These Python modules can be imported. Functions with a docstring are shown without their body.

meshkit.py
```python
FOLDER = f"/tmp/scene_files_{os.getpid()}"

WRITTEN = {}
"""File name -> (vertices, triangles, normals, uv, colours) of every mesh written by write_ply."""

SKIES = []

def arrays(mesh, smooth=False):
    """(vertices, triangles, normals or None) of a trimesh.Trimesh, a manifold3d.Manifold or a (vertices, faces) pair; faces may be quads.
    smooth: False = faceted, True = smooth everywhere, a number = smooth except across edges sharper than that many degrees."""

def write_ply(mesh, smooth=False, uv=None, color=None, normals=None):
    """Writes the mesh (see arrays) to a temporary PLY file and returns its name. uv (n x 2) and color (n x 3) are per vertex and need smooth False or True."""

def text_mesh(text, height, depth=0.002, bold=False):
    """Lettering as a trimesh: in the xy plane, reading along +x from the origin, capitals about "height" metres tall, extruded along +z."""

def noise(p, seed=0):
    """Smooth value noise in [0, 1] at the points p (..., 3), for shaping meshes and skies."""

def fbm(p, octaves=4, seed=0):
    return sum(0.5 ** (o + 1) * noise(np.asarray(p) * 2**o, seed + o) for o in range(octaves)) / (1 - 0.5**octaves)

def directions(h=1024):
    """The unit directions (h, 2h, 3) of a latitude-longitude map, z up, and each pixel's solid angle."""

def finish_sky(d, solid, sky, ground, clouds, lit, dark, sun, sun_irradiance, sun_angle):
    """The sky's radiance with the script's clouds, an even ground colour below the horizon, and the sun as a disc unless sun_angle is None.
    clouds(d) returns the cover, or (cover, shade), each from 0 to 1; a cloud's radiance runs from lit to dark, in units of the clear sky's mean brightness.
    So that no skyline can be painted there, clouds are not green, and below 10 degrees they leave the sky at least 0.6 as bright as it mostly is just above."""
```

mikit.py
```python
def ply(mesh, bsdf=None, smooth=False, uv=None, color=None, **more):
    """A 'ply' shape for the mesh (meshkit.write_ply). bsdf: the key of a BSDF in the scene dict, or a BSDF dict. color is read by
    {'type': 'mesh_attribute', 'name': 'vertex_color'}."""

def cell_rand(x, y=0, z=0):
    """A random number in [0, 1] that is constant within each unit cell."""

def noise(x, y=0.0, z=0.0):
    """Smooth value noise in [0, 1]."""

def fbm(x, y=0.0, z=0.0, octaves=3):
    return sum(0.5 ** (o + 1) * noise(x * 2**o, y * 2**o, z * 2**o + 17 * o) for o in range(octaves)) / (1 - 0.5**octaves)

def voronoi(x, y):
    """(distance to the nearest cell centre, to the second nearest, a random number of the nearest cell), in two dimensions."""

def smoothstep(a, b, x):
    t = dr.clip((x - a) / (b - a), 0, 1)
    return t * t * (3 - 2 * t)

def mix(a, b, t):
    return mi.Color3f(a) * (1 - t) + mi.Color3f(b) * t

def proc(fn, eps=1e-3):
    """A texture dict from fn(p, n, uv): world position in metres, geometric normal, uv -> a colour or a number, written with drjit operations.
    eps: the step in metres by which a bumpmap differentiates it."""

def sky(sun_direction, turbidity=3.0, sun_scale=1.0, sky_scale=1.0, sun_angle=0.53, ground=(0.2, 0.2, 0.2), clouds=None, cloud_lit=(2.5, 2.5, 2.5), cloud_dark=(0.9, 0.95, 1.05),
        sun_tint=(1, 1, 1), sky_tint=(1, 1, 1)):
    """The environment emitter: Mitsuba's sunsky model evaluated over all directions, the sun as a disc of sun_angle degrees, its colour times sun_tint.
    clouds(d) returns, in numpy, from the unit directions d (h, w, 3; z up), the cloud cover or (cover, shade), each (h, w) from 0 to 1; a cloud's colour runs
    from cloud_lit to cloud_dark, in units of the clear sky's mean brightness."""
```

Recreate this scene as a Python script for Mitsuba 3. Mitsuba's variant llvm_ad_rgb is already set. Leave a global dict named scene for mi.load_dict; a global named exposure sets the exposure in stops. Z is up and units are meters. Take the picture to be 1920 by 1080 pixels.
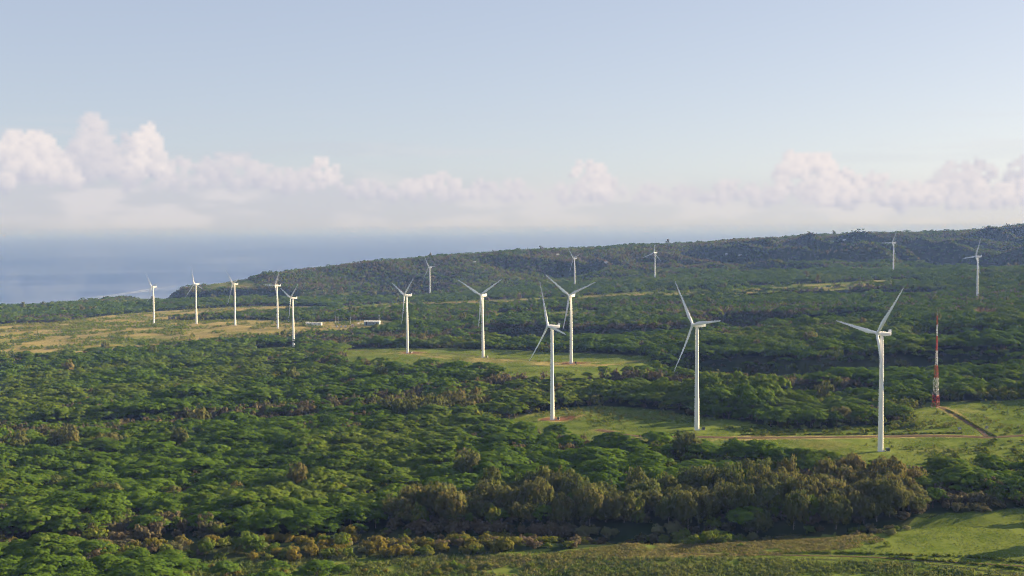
import math
import numpy as np
import trimesh
import shapely
from scipy.interpolate import RBFInterpolator
import mitsuba as mi
import mikit
import meshkit
from mikit import noise, fbm, smoothstep, mix

T = mi.ScalarTransform4f
scene, labels = {}, {}
rng = np.random.default_rng(7)

# ------------------------------------------------------------------ camera, sky, exposure
CAM_Z = 320.0                       # metres above the sea
FOCAL = 2160.0                      # in pixels of a 1920 px wide picture
ROLL, PITCH = 0.0056, math.atan(113 / FOCAL)
FW = np.array([0, math.cos(PITCH), -math.sin(PITCH)])
_u0, _r0 = np.array([0, math.sin(PITCH), math.cos(PITCH)]), np.array([1.0, 0, 0])
RT = math.cos(ROLL) * _r0 - math.sin(ROLL) * _u0
UP = math.sin(ROLL) * _r0 + math.cos(ROLL) * _u0
EYE = np.array([0, 0, CAM_Z])
scene['camera'] = {'type': 'perspective', 'fov': math.degrees(2 * math.atan(960 / FOCAL)), 'fov_axis': 'x', 'near_clip': 1.0, 'far_clip': 2.0e6,
                   'to_world': T().look_at(origin=EYE.tolist(), target=(EYE + FW * 100).tolist(), up=UP.tolist()), 'medium': {'type': 'ref', 'id': 'air'}}
exposure = 2.6
SUN_AZ, SUN_EL = math.radians(67), math.radians(17.5)          # azimuth from straight ahead towards the right
SUN = [math.sin(SUN_AZ) * math.cos(SUN_EL), math.cos(SUN_AZ) * math.cos(SUN_EL), math.sin(SUN_EL)]

PUFFS = [(55, 258, 350, 62, .9), (120, 300, 352, 34, .85), (178, 226, 330, 34, .55), (225, 262, 345, 40, .4), (278, 242, 345, 27, 1.), (345, 300, 355, 36, .6), (430, 290, 345, 60, .45), (500, 310, 352, 45, .5),
         (560, 318, 362, 50, .45), (610, 296, 358, 28, .85), (690, 335, 372, 40, .5), (775, 338, 372, 36, .6), (830, 325, 372, 52, .7), (905, 340, 374, 46, .5), (965, 338, 374, 34, .6), (1060, 345, 378, 34, .6),
         (1105, 305, 374, 40, .85), (1140, 330, 376, 26, .7), (1222, 346, 380, 26, .6), (1290, 352, 384, 40, .4), (1368, 344, 384, 40, .6), (1420, 350, 388, 30, .6), (1490, 292, 382, 34, .9), (1535, 300, 386, 34, .95),
         (1580, 322, 388, 34, .9), (1640, 333, 388, 36, .8), (1700, 350, 392, 40, .8), (1790, 318, 372, 44, .55), (1840, 315, 360, 26, .7), (1765, 350, 394, 60, .85), (1850, 352, 396, 50, .8), (1915, 312, 352, 24, .5), (1930, 350, 398, 50, .85)]


def clouds(d):
    """A bank of small cumulus low over the sea all round: heaps of round billows, lit from the sun's side; the larger heaps have their own places."""
    az = np.degrees(np.arctan2(d[..., 0], d[..., 1]))
    el = np.degrees(np.arcsin(np.clip(d[..., 2], -1, 1)))
    rows = el[:, 0] < 9
    a, e = az[rows], el[rows]
    cov, lum = np.zeros(a.shape), np.full(a.shape, .55)
    r = np.random.default_rng(3)
    heaps = [(math.degrees(math.atan((x - 960) / FOCAL)), (430 - t) / FOCAL * 57.3, (430 - b) / FOCAL * 57.3, w / FOCAL * 57.3, k) for x, t, b, w, k in PUFFS]
    for c in np.arange(26, 334, 1.5):                              # the same kind of bank goes on outside the frame
        c2 = c + r.uniform(-1, 1)
        top = r.uniform(2.0, 4.2) if r.random() < .35 else r.uniform(1.5, 2.4)
        heaps.append((c2 if c2 < 180 else c2 - 360, top, r.uniform(.9, 1.6), r.uniform(.6, 1.5), r.uniform(.4, .95)))
    q = np.stack([a, e * 1.2, a * 0 + 3.3], -1)
    n1, n2 = meshkit.fbm(q * 1.5, 4, 11) - .5, meshkit.fbm(q * 3.6, 3, 5) - .5
    low = meshkit.fbm(np.stack([a * .3, e * 1.3, a * 0], -1), 4, 9)
    # the dim bank behind the heaps
    bank = np.exp(-(np.clip(e - 1.3 - .5 * smoothstep_np(5, -14, a), 0, 9) / .9) ** 2) * smoothstep_np(-.8, .5, e) * (.75 + .25 * smoothstep_np(.36, .62, low)) * (.66 + .16 * smoothstep_np(4, -12, a))
    streak = smoothstep_np(.55, .72, meshkit.fbm(np.stack([a * .10, e * 2.2, a * 0 + 8], -1), 4, 30)) * np.exp(-((e - 4.0) / 1.2) ** 2) * .22
    b0 = 1 - (1 - bank) * (1 - streak)
    lum = .16 + .36 * smoothstep_np(.4, .6, low)
    cov = b0
    blobs = []
    for pa, top, base, w, k in heaps:
        hgt = max(top - base, .25)
        for _ in range(int(12 + 14 * w + 7 * hgt)):
            f = r.random() ** .8
            half = w * (1.35 - .95 * f ** 1.2)
            rad = min(r.uniform(.20, .42) * (w + hgt) * .45 * (1 - .45 * f), .75)
            blobs.append((base + f * (hgt - rad * .6) , pa + r.uniform(-1, 1) * half, rad, k, f))
    blobs.sort(key=lambda t: -t[0] + .5 * r.random())
    for ce, ca, rad, k, f in blobs:
        m = np.nonzero(np.abs((a[0] - ca)) < rad * 1.6 + .3)[0]
        rr_ = np.nonzero(np.abs(e[:, 0] - ce) < rad * 1.6 + .3)[0]
        if not len(m) or not len(rr_):
            continue
        w_ = np.ix_(rr_, m)
        x, y = (a[w_] - ca) / rad, (e[w_] - ce) / rad
        dist = np.hypot(x, y * 1.08) + n1[w_] * .7 + n2[w_] * .5
        al = smoothstep_np(1.0, .84, dist) * (.34 + .56 * k)
        lit = np.clip(.60 + .30 * x + .32 * y + .30 * (f - .40) + n2[w_] * .5, 0, 1) * (.35 + .65 * k)
        lum[w_] = lum[w_] * (1 - al) + lit * al
        cov[w_] = 1 - (1 - cov[w_]) * (1 - al)
    cov = cov * (.94 + .06 * smoothstep_np(.1, 1.5, e))             # bases melt into the haze over the sea
    cover, shade = np.zeros(az.shape), np.ones(az.shape)
    cover[rows], shade[rows] = cov, 1 - lum
    veil = .40                                                     # a thin even veil over the whole sky
    shade = (cover * shade + (1 - cover) * veil * .9) / np.maximum(cover + (1 - cover) * veil, 1e-6)
    return 1 - (1 - cover) * (1 - veil), shade


def smoothstep_np(a, b, x):
    t = np.clip((x - a) / (b - a), 0, 1)
    return t * t * (3 - 2 * t)


scene['sky'] = mikit.sky(SUN, turbidity=2.2, sun_scale=2.2, sky_scale=1.0, clouds=clouds, cloud_lit=(2.46, 2.26, 2.20), cloud_dark=(1.44, 1.50, 1.78), ground=(.20, .21, .25), sun_tint=(.95, 1.0, 1.10), sky_tint=(1.11, .96, .985))

HAZE = [2.2e-5, 3.0e-5, 5.5e-5]
scene['air'] = {'type': 'homogeneous', 'albedo': {'type': 'rgb', 'value': [.35, .44, .63]}, 'phase': {'type': 'hg', 'g': .05}, 'sigma_t': {'type': 'rgb', 'value': HAZE}}
scene['clear'] = {'type': 'null'}
scene['haze'] = {'type': 'cube', 'to_world': T().translate([0, 0, 151]).scale([7.0e5, 7.0e5, 201]), 'bsdf': {'type': 'ref', 'id': 'clear'}, 'interior': {'type': 'ref', 'id': 'air'}}
labels['haze'] = {'label': 'pale blue haze over the far hills and the sea', 'category': 'haze', 'kind': 'stuff'}


def ray(px, py):
    d = FW * FOCAL + RT * (px - 960) - UP * (py - 540)
    return d / (d @ FW)


# ------------------------------------------------------------------ terrain
# turbines: x, y, ground relative to the camera's height, yaw of the rotor's face, rotor phase
TURBINES = [(-966, 3098, -253, 227.5, 76), (-786, 2860, -235, 225.0, 102), (-662, 2745, -230, 232.5, 72), (-543, 2660, -230, 230, 30), (-449, 2355, -241, 235.0, 52), (-180, 1969, -214, 240.0, 52),
            (-47, 1835, -207, 215.0, 58), (42, 1215, -204, 245.0, 96), (86, 1678, -199, 215.0, 66), (-301, 4219, -242, 230.0, 86), (215, 3949, -206, 245.0, 74), (482, 3879, -186, 230, 8),
            (1257, 3794, -156, 250.0, 28), (1068, 2640, -171, 260.0, 22), (174, 1081, -192, 245.0, 82), (310, 963, -190, 247.5, 38)]


def pix(px, py, depth):
    p = ray(px, py) * depth
    return (p[0], p[1], p[2])


CTRL = [t[:3] for t in TURBINES] + [
    pix(0, 584, 3900), pix(160, 575, 4000), pix(245, 568, 4250), (-2000, 4000, -275), (-2400, 3000, -268), (-1500, 2000, -246), (-900, 1000, -222), (-800, 1500, -236),
    pix(300, 556, 5000), pix(400, 536, 5000), pix(520, 518, 5000), pix(640, 496, 5000), pix(800, 486, 5100), pix(1000, 473, 5200), pix(1230, 463, 5400), pix(1400, 455, 5500), pix(1500, 448, 5600), pix(1640, 441, 5700),
    pix(1740, 439, 5800), pix(1880, 429, 6200), pix(2100, 425, 6200), pix(520, 542, 4300), pix(400, 552, 4350), pix(750, 550, 4350), pix(750, 524, 4600), pix(750, 502, 4850), pix(1500, 500, 4300), pix(1500, 470, 5000), pix(1850, 505, 4200), pix(1850, 455, 5300),
    pix(1000, 500, 4700), pix(1250, 492, 4800),
    (-1900, 4750, -322), (-1500, 5150, -324), (-1250, 5480, -326), (-1100, 5900, -340), (-900, 6300, -340), (0, 7300, -345), (1200, 8200, -345), (2600, 9000, -300), (-2600, 4500, -330), (-2500, 6000, -350),
    (0, 600, -196), (-290, 650, -199), (290, 620, -187), (600, 700, -172), (0, 760, -196), (-300, 900, -212), (0, 300, -196), (-600, 300, -215), (600, 300, -170), (900, 1500, -160), (1500, 1500, -130), (1700, 3000, -120), (2600, 4000, -60), (2800, 6200, 10),
    (560, 1400, -178), (620, 1000, -178), (400, 1150, -186), (700, 2000, -170), (450, 3000, -190), (0, 3000, -214), (-300, 1300, -216), (-500, 1650, -226)]
_c = np.array(CTRL, float)
_rbf = RBFInterpolator(_c[:, :2] / 1000, _c[:, 2], kernel='thin_plate_spline', smoothing=1e-4)


def base_h(x, y):
    x, y = np.asarray(x, float), np.asarray(y, float)
    q = np.stack([np.clip(x, -4500, 4500).ravel(), np.clip(y, -200, 9500).ravel()], -1) / 1000
    out = np.concatenate([_rbf(q[i:i + 60000]) for i in range(0, len(q), 60000)]).reshape(x.shape)
    return np.clip(out, -350, 6) + CAM_Z


def march(height, px, py, near=250, far=7500, step=6.0):
    """The ground point seen at a place of the picture: used once to measure where fields and belts of trees lie on the ground."""
    px, py = np.atleast_1d(np.asarray(px, float)), np.atleast_1d(np.asarray(py, float))
    t = np.arange(near, far, step)
    out = []
    for a, b in zip(px, py):
        r = ray(a, b)
        h = height(r[0] * t, r[1] * t)
        k = np.argmax(CAM_Z + r[2] * t <= h)
        k = k if k else len(t) - 1
        out.append((r[0] * t[k], r[1] * t[k]))
    return np.array(out)


def polyline_field(x, y, line):
    """Signed across-distance (positive on the far side) and taper along a polyline."""
    best = np.full(x.shape, 1e9)
    sign, end = np.ones(x.shape), np.zeros(x.shape)
    seg = np.linalg.norm(np.diff(line, axis=0), axis=1)
    cum, total = np.concatenate([[0], np.cumsum(seg)]), seg.sum()
    for i in range(len(line) - 1):
        a, b = line[i], line[i + 1]
        d = b - a
        l2 = d @ d
        t = np.clip(((x - a[0]) * d[0] + (y - a[1]) * d[1]) / l2, 0, 1)
        qx, qy = x - a[0] - t * d[0], y - a[1] - t * d[1]
        r = np.hypot(qx, qy)
        m = r < best
        best = np.where(m, r, best)
        sign = np.where(m, np.where(d[0] * qy - d[1] * qx > 0, 1, -1), sign)
        end = np.where(m, cum[i] + t * seg[i], end)
    taper = np.clip(np.minimum(end, total - end) / 140 + .0, 0, 1)
    return best * sign, taper


# gulches: the picture shows their shaded far walls; (points on the bottom, depth, half width near side, half width of the far wall)
GULCH = [([(860, 733), (1000, 722), (1230, 715), (1480, 728), (1720, 735)], 22, 95, 24), ([(900, 620), (1050, 618), (1200, 618), (1440, 604)], 44, 280, 34), ([(1240, 670), (1500, 676), (1720, 670), (1960, 664)], 42, 230, 30),
         ([(1330, 590), (1500, 594), (1660, 586)], 44, 280, 36), ([(-60, 805), (250, 797), (640, 782), (870, 735)], 13, 60, 30), ([(420, 700), (650, 690), (800, 700)], 11, 60, 22), ([(640, 1006), (900, 1006), (1300, 1004), (1720, 985), (1980, 972)], 9, 25, 30),
         ([(1690, 622), (1960, 630)], 32, 190, 30), ([(250, 556), (330, 553), (420, 549), (560, 549), (700, 546), (860, 545)], 34, 260, 70), ([(1000, 505), (1300, 500), (1560, 496)], 32, 220, 60), ([(230, 705), (330, 700), (420, 702)], 12, 60, 22),
         ([(330, 905), (560, 895), (760, 900)], 11, 50, 20), ([(1180, 770), (1320, 772), (1480, 780), (1700, 770)], 6, 30, 14), ([(640, 652), (800, 648), (960, 650), (1200, 660)], 7, 30, 14), ([(1080, 560), (1300, 556), (1560, 548), (1800, 545)], 30, 200, 34)]
GULCH = [(march(base_h, *np.array(p).T), d, a, b) for p, d, a, b in GULCH]


def raw_h(x, y):
    x, y = np.asarray(x, float), np.asarray(y, float)
    h = base_h(x, y)
    p = np.stack([x, y, x * 0], -1)
    wob = (meshkit.fbm(p / 130, 2, 40) - .5) * 60
    for line, dep, near, far in GULCH:
        s, tp = polyline_field(x, y + wob, line)
        prof = np.where(s > 0, smoothstep_np(far, 0, s), smoothstep_np(near, 0, -s))
        h = h - dep * prof * tp
    h = h + (meshkit.fbm(p / 320, 3, 1) - .5) * 10 + (meshkit.fbm(p / 70, 2, 2) - .5) * 2.2
    far_ = smoothstep_np(4050, 4600, y + .12 * x)
    inland = smoothstep_np(-200, 1500, x)
    q = np.stack([(x + .35 * y) / 330, (y - .3 * x) / 900, x * 0], -1)
    ridge = 1 - 2 * np.abs(meshkit.fbm(q, 3, 3) - .5)
    ridge2 = 1 - 2 * np.abs(meshkit.fbm(q * 2.7, 2, 8) - .5)
    crest = smoothstep_np(5250, 4800, y - .25 * np.maximum(x, 0))
    h = h + far_ * (.14 + .86 * inland) * (.05 + .95 * crest) * ((ridge - .84) * 340 + (ridge2 - .82) * 70)
    return h


_anchor = np.array([t[:2] for t in TURBINES], float)
_want = np.array([t[2] + CAM_Z for t in TURBINES])
_k = lambda d: np.exp(-(d / 75.0) ** 2)
_wts = np.linalg.solve(_k(np.linalg.norm(_anchor[:, None] - _anchor[None], axis=-1)), _want - raw_h(_anchor[:, 0], _anchor[:, 1]))


def height(x, y):
    x, y = np.asarray(x, float), np.asarray(y, float)
    h = raw_h(x, y)
    for (ax, ay), w in zip(_anchor, _wts):
        h = h + w * _k(np.hypot(x - ax, y - ay))
    h = np.minimum(h, 334.0)
    # around a turbine the pad is graded level
    for (ax, ay), w in zip(_anchor, _want):
        m = smoothstep_np(30, 9, np.hypot(x - ax, y - ay))
        h = h * (1 - m) + w * m
    return h


def at(px, py):
    p = march(height, px, py)
    return p if np.ndim(px) else p[0]


# ------------------------------------------------------------------ ground sheet
FIELDS = {   # outlines of the open ground, and how dry its grass is
    'pasture': ([(960, 787), (1000, 776), (1050, 766), (1120, 762), (1200, 765), (1260, 773), (1330, 783), (1400, 792), (1430, 800), (1500, 806), (1600, 800), (1690, 798), (1712, 786), (1718, 768), (1740, 757), (1790, 753), (1830, 753), (1920, 752), (2060, 748), (2060, 886), (1920, 884), (1830, 890), (1740, 902), (1640, 900), (1560, 884), (1500, 868), (1420, 856), (1280, 852), (1180, 848), (1090, 836), (1000, 824), (935, 806), (945, 794)], .14),
    'terrace': ([(640, 662), (655, 655), (700, 652), (840, 653), (960, 656), (1060, 662), (1130, 664), (1222, 668), (1228, 706), (1130, 714), (1060, 716), (960, 713), (905, 703), (830, 692), (700, 688), (650, 680)], .20),
    'dry_flat': ([(-90, 612), (60, 606), (180, 605), (300, 600), (420, 600), (520, 601), (560, 604), (720, 600), (735, 618), (640, 626), (600, 629), (480, 637), (360, 647), (260, 656), (150, 668), (0, 683), (-90, 690)], .70),
    'dry_bank': ([(120, 602), (200, 592), (300, 583), (440, 575), (600, 574), (640, 582), (460, 590), (330, 599), (230, 607), (150, 611)], .78),
    'dry_spot': ([(40, 589), (66, 588), (66, 592), (40, 593)], .8),
    'strip_one': ([(640, 574), (760, 566), (960, 560), (1050, 557), (1060, 568), (960, 573), (760, 581), (640, 588)], .52),
    'strip_two': ([(1040, 558), (1200, 547), (1330, 541), (1340, 554), (1200, 560), (1060, 570)], .46),
    'strip_three': ([(1370, 540), (1450, 534), (1560, 530), (1700, 522), (1740, 531), (1560, 546), (1450, 548), (1370, 553)], .48),
    'strip_four': ([(930, 586), (1120, 581), (1125, 595), (930, 600)], .42),
    'spot': ([(700, 600), (745, 602), (745, 613), (700, 613)], .5),
    'spot_two': ([(470, 653), (560, 650), (562, 668), (470, 669)], .35),
    'shelf': ([(385, 535), (480, 532), (480, 542), (385, 544)], .4),
    'meadow': ([(900, 1040), (1040, 1040), (1150, 1028), (1280, 1018), (1400, 1011), (1560, 1010), (1650, 1003), (1700, 988), (1740, 970), (1840, 962), (1920, 956), (2060, 950), (2060, 1140), (1920, 1082), (1700, 1060), (1500, 1054), (1300, 1050), (1100, 1050), (900, 1056)], .26),
}
FIELD = {k: (shapely.Polygon(at(*np.array(p).T)).buffer(0), dry) for k, (p, dry) in FIELDS.items()}
ROADS = [([(1120, 806), (1180, 818), (1260, 822), (1380, 822), (1480, 822), (1600, 821), (1700, 820), (1800, 819), (1850, 821), (1920, 817), (2040, 808)], 7.0), ([(1850, 820), (1835, 806), (1815, 793), (1790, 778), (1765, 765)], 4.6),
         ([(655, 656), (760, 660), (840, 663), (905, 670), (1000, 676), (1068, 683)], 2.6), ([(-60, 622), (120, 618), (290, 610), (440, 612), (560, 606), (640, 612)], 5.0), ([(2040, 1085), (1920, 1068), (1800, 1056), (1640, 1046), (1450, 1044), (1250, 1043)], 1.5)]
ROADS = [(at(*np.array(p).T), w) for p, w in ROADS]
BRUSH = shapely.Polygon(at(*np.array([(330, 1054), (640, 1048), (900, 1045), (1300, 1046), (1500, 1054), (1700, 1060), (1920, 1084), (2100, 1110), (2100, 1400), (330, 1400)]).T)).buffer(0)


def poly_mask(poly, x, y):
    m = np.zeros(x.shape, bool)
    x0, y0, x1, y1 = poly.bounds
    near = (x > x0) & (x < x1) & (y > y0) & (y < y1)
    m[near] = shapely.contains_xy(poly, x[near], y[near])
    return m


az = np.concatenate([np.linspace(-180, -32, 36)[:-1], np.linspace(-32, 32, 660), np.linspace(32, 180, 36)[1:]])
rr = np.concatenate([[4], np.linspace(120, 540, 22), 560 * (7600 / 560) ** (np.linspace(0, 1, 720) ** .93), [8200, 9000, 10500, 13000]])
A, R = np.meshgrid(np.radians(az), rr)
GX, GY = np.sin(A) * R, np.cos(A) * R
GZ = np.maximum(height(GX, GY), -20)
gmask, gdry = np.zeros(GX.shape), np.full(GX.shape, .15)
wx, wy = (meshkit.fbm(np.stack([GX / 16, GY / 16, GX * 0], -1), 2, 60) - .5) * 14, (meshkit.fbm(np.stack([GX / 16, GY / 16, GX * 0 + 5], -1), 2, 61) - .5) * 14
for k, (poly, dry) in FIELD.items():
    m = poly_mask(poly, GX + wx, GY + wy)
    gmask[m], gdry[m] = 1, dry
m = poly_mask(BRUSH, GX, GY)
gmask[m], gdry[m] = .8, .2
_dry_patch = shapely.Polygon(at(*np.array([(1000, 1046), (1150, 1028), (1300, 1014), (1500, 1010), (1640, 1006), (1660, 1020), (1600, 1034), (1400, 1046), (1100, 1052)]).T))
m = poly_mask(_dry_patch, GX + wx, GY + wy)
gdry[m] = .46
SOIL = [((t[0] + 5, t[1] + 2), 13 + 4 * (i % 3), .7) for i, t in enumerate(TURBINES) if i in (5, 7, 8)]
for (sx, sy), rad, amt in SOIL:
    q = np.hypot((GX - sx) * .8, GY - sy) + wx * 1.6 + wy
    gdry = np.where(q < rad, np.maximum(gdry, 1 + amt * smoothstep_np(rad, rad * .45, q)), gdry)
    gmask = np.where(np.hypot(GX - sx, GY - sy) < 26, 1, gmask)
for line, w in ROADS:
    pad = shapely.LineString(line).buffer(w * 1.3)
    m = poly_mask(pad, GX + wx * .25, GY + wy * .25)
    gdry[m] = np.maximum(gdry[m], .55)
    gmask[m] = 1
for q in ([(760, 662), (830, 664), (905, 672), (1000, 678), (1120, 683), (1180, 682), (1060, 690), (940, 684), (850, 676)], [(1150, 818), (1260, 818), (1380, 820), (1440, 812), (1460, 826), (1260, 832), (1180, 828)], [(600, 606), (730, 603), (730, 612), (600, 616)]):
    m = poly_mask(shapely.Polygon(at(*np.array(q).T)).buffer(0), GX + wx, GY + wy)
    gdry[m] = np.maximum(gdry[m], .62)
nr, nc = GX.shape
idx = np.arange(nr * nc).reshape(nr, nc)
quads = np.stack([idx[:-1, :-1], idx[:-1, 1:], idx[1:, 1:], idx[1:, :-1]], -1).reshape(-1, 4)
gf = np.vstack([quads[:, [0, 2, 1]], quads[:, [0, 3, 2]]])
gv = np.stack([GX, GY, GZ], -1).reshape(-1, 3)
gf = gf[gv[gf][:, :, 2].max(1) > -7]                               # no sea bed beyond the shallows


def ground_colour(p, n, uv):
    dry = smoothstep(0.0, 1.0, uv.y)
    soil = smoothstep(1.02, 1.8, uv.y)
    a = fbm(p.x / 22, p.y / 22, 0, 3)
    b = fbm(p.x / 3.2, p.y / 3.2, 1, 3)
    c = fbm(p.x / 90, p.y / 60, 2, 2)
    e_ = fbm(p.x / 1.1, p.y / 1.1, 4, 2)
    b = .55 * b + .45 * e_
    green = mix((.076, .120, .022), (.140, .182, .042), smoothstep(.34, .66, a * .5 + b * .5))
    gold = mix((.180, .160, .062), (.315, .272, .118), smoothstep(.3, .7, b * .6 + a * .4))
    grass = mix(green, gold, smoothstep(.30, .78, dry + (c - .5) * 1.1 + (b - .5) * .35))
    dirt = mix((.125, .064, .038), (.205, .120, .072), b)
    grass = mix(grass, dirt, smoothstep(.25, .75, soil + (b - .5) * .5))
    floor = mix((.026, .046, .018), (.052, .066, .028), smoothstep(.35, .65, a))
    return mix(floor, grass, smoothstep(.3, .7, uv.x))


scene['ground_look'] = {'type': 'twosided', 'b': {'type': 'diffuse', 'reflectance': mikit.proc(ground_colour)}}
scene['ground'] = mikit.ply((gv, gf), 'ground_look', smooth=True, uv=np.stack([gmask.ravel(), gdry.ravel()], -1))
labels['ground'] = {'label': 'rolling coastal hills with pastures, dry grass and forest floor', 'kind': 'structure'}

# a quick height look-up for planting: the sheet itself, read back between its own corners
from scipy.interpolate import RegularGridInterpolator
_gz = RegularGridInterpolator((rr, np.radians(az)), GZ, bounds_error=False, fill_value=None)


def ground(x, y):
    x, y = np.asarray(x, float), np.asarray(y, float)
    return _gz(np.stack([np.hypot(x, y), np.arctan2(x, y)], -1))


# ------------------------------------------------------------------ sea
def sea_sheen(p, n, uv):
    streak = fbm(p.x / 1400 + p.y / 3000, p.y / 420, 0, 4)
    return mix((.34, .45, .66), (.46, .56, .75), smoothstep(.3, .7, streak))


# still water seen almost edge-on: a mirroring surface over deep, dark blue water
scene['sea_water'] = {'type': 'homogeneous', 'albedo': {'type': 'rgb', 'value': [.10, .25, .45]}, 'sigma_t': .12}
scene['sea_look'] = {'type': 'thindielectric', 'int_ior': 1.33, 'specular_reflectance': mikit.proc(sea_sheen)}
scene['sea'] = {'type': 'rectangle', 'to_world': T().scale([6.5e5, 6.5e5, 1]), 'bsdf': {'type': 'ref', 'id': 'sea_look'}, 'interior': {'type': 'ref', 'id': 'sea_water'}, 'exterior': {'type': 'ref', 'id': 'air'}}
labels['sea'] = {'label': 'calm blue ocean reaching to the horizon behind the hills', 'kind': 'structure'}


def draped(line, width, lift, spacing=3.0, wob=0.0, seed=0):
    ls = shapely.LineString(line)
    n = max(int(ls.length / spacing), 2)
    p = np.array([ls.interpolate(t, normalized=True).coords[0] for t in np.linspace(0, 1, n)])
    for _ in range(3):
        p[1:-1] = (p[:-2] + 2 * p[1:-1] + p[2:]) / 4
    d = np.gradient(p, axis=0)
    d /= np.linalg.norm(d, axis=1, keepdims=True)
    nn = np.stack([-d[:, 1], d[:, 0]], -1)
    w = width / 2 * (1 + wob * (np.random.default_rng(seed).random((n, 2)) - .5))
    off = np.linspace(-1, 1, 4)
    pts = p[:, None] + nn[:, None] * (off[None, :] * w[:, :1])[..., None]
    z = ground(pts[..., 0], pts[..., 1]) + lift
    v = np.concatenate([pts, z[..., None]], -1).reshape(-1, 3)
    i = np.arange(n * 4).reshape(n, 4)
    q = np.stack([i[:-1, :-1], i[:-1, 1:], i[1:, 1:], i[1:, :-1]], -1).reshape(-1, 4)
    return v, np.vstack([q[:, [0, 2, 1]], q[:, [0, 3, 2]]])


scene['dirt'] = {'type': 'twosided', 'b': {'type': 'diffuse', 'reflectance': mikit.proc(lambda p, n, uv: mix((.092, .068, .046), (.160, .122, .082), fbm(p.x / 2.5, p.y / 2.5, 0, 3)))}}
ROAD_LABELS = ['red dirt road running past the two nearest turbines', 'dirt track climbing to the red and white mast', 'dirt track across the green terrace of three turbines', 'dirt road through the golden flat in front of the left turbines', 'faint track below the meadow at the bottom right']
for i, (line, w) in enumerate(ROADS):
    k = 'dirt_road' + (f'_{i:03d}' if i else '')
    scene[k] = mikit.ply(draped(line, w, .22), 'dirt', smooth=True)
    labels[k] = {'label': ROAD_LABELS[i], 'kind': 'structure'}

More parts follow.
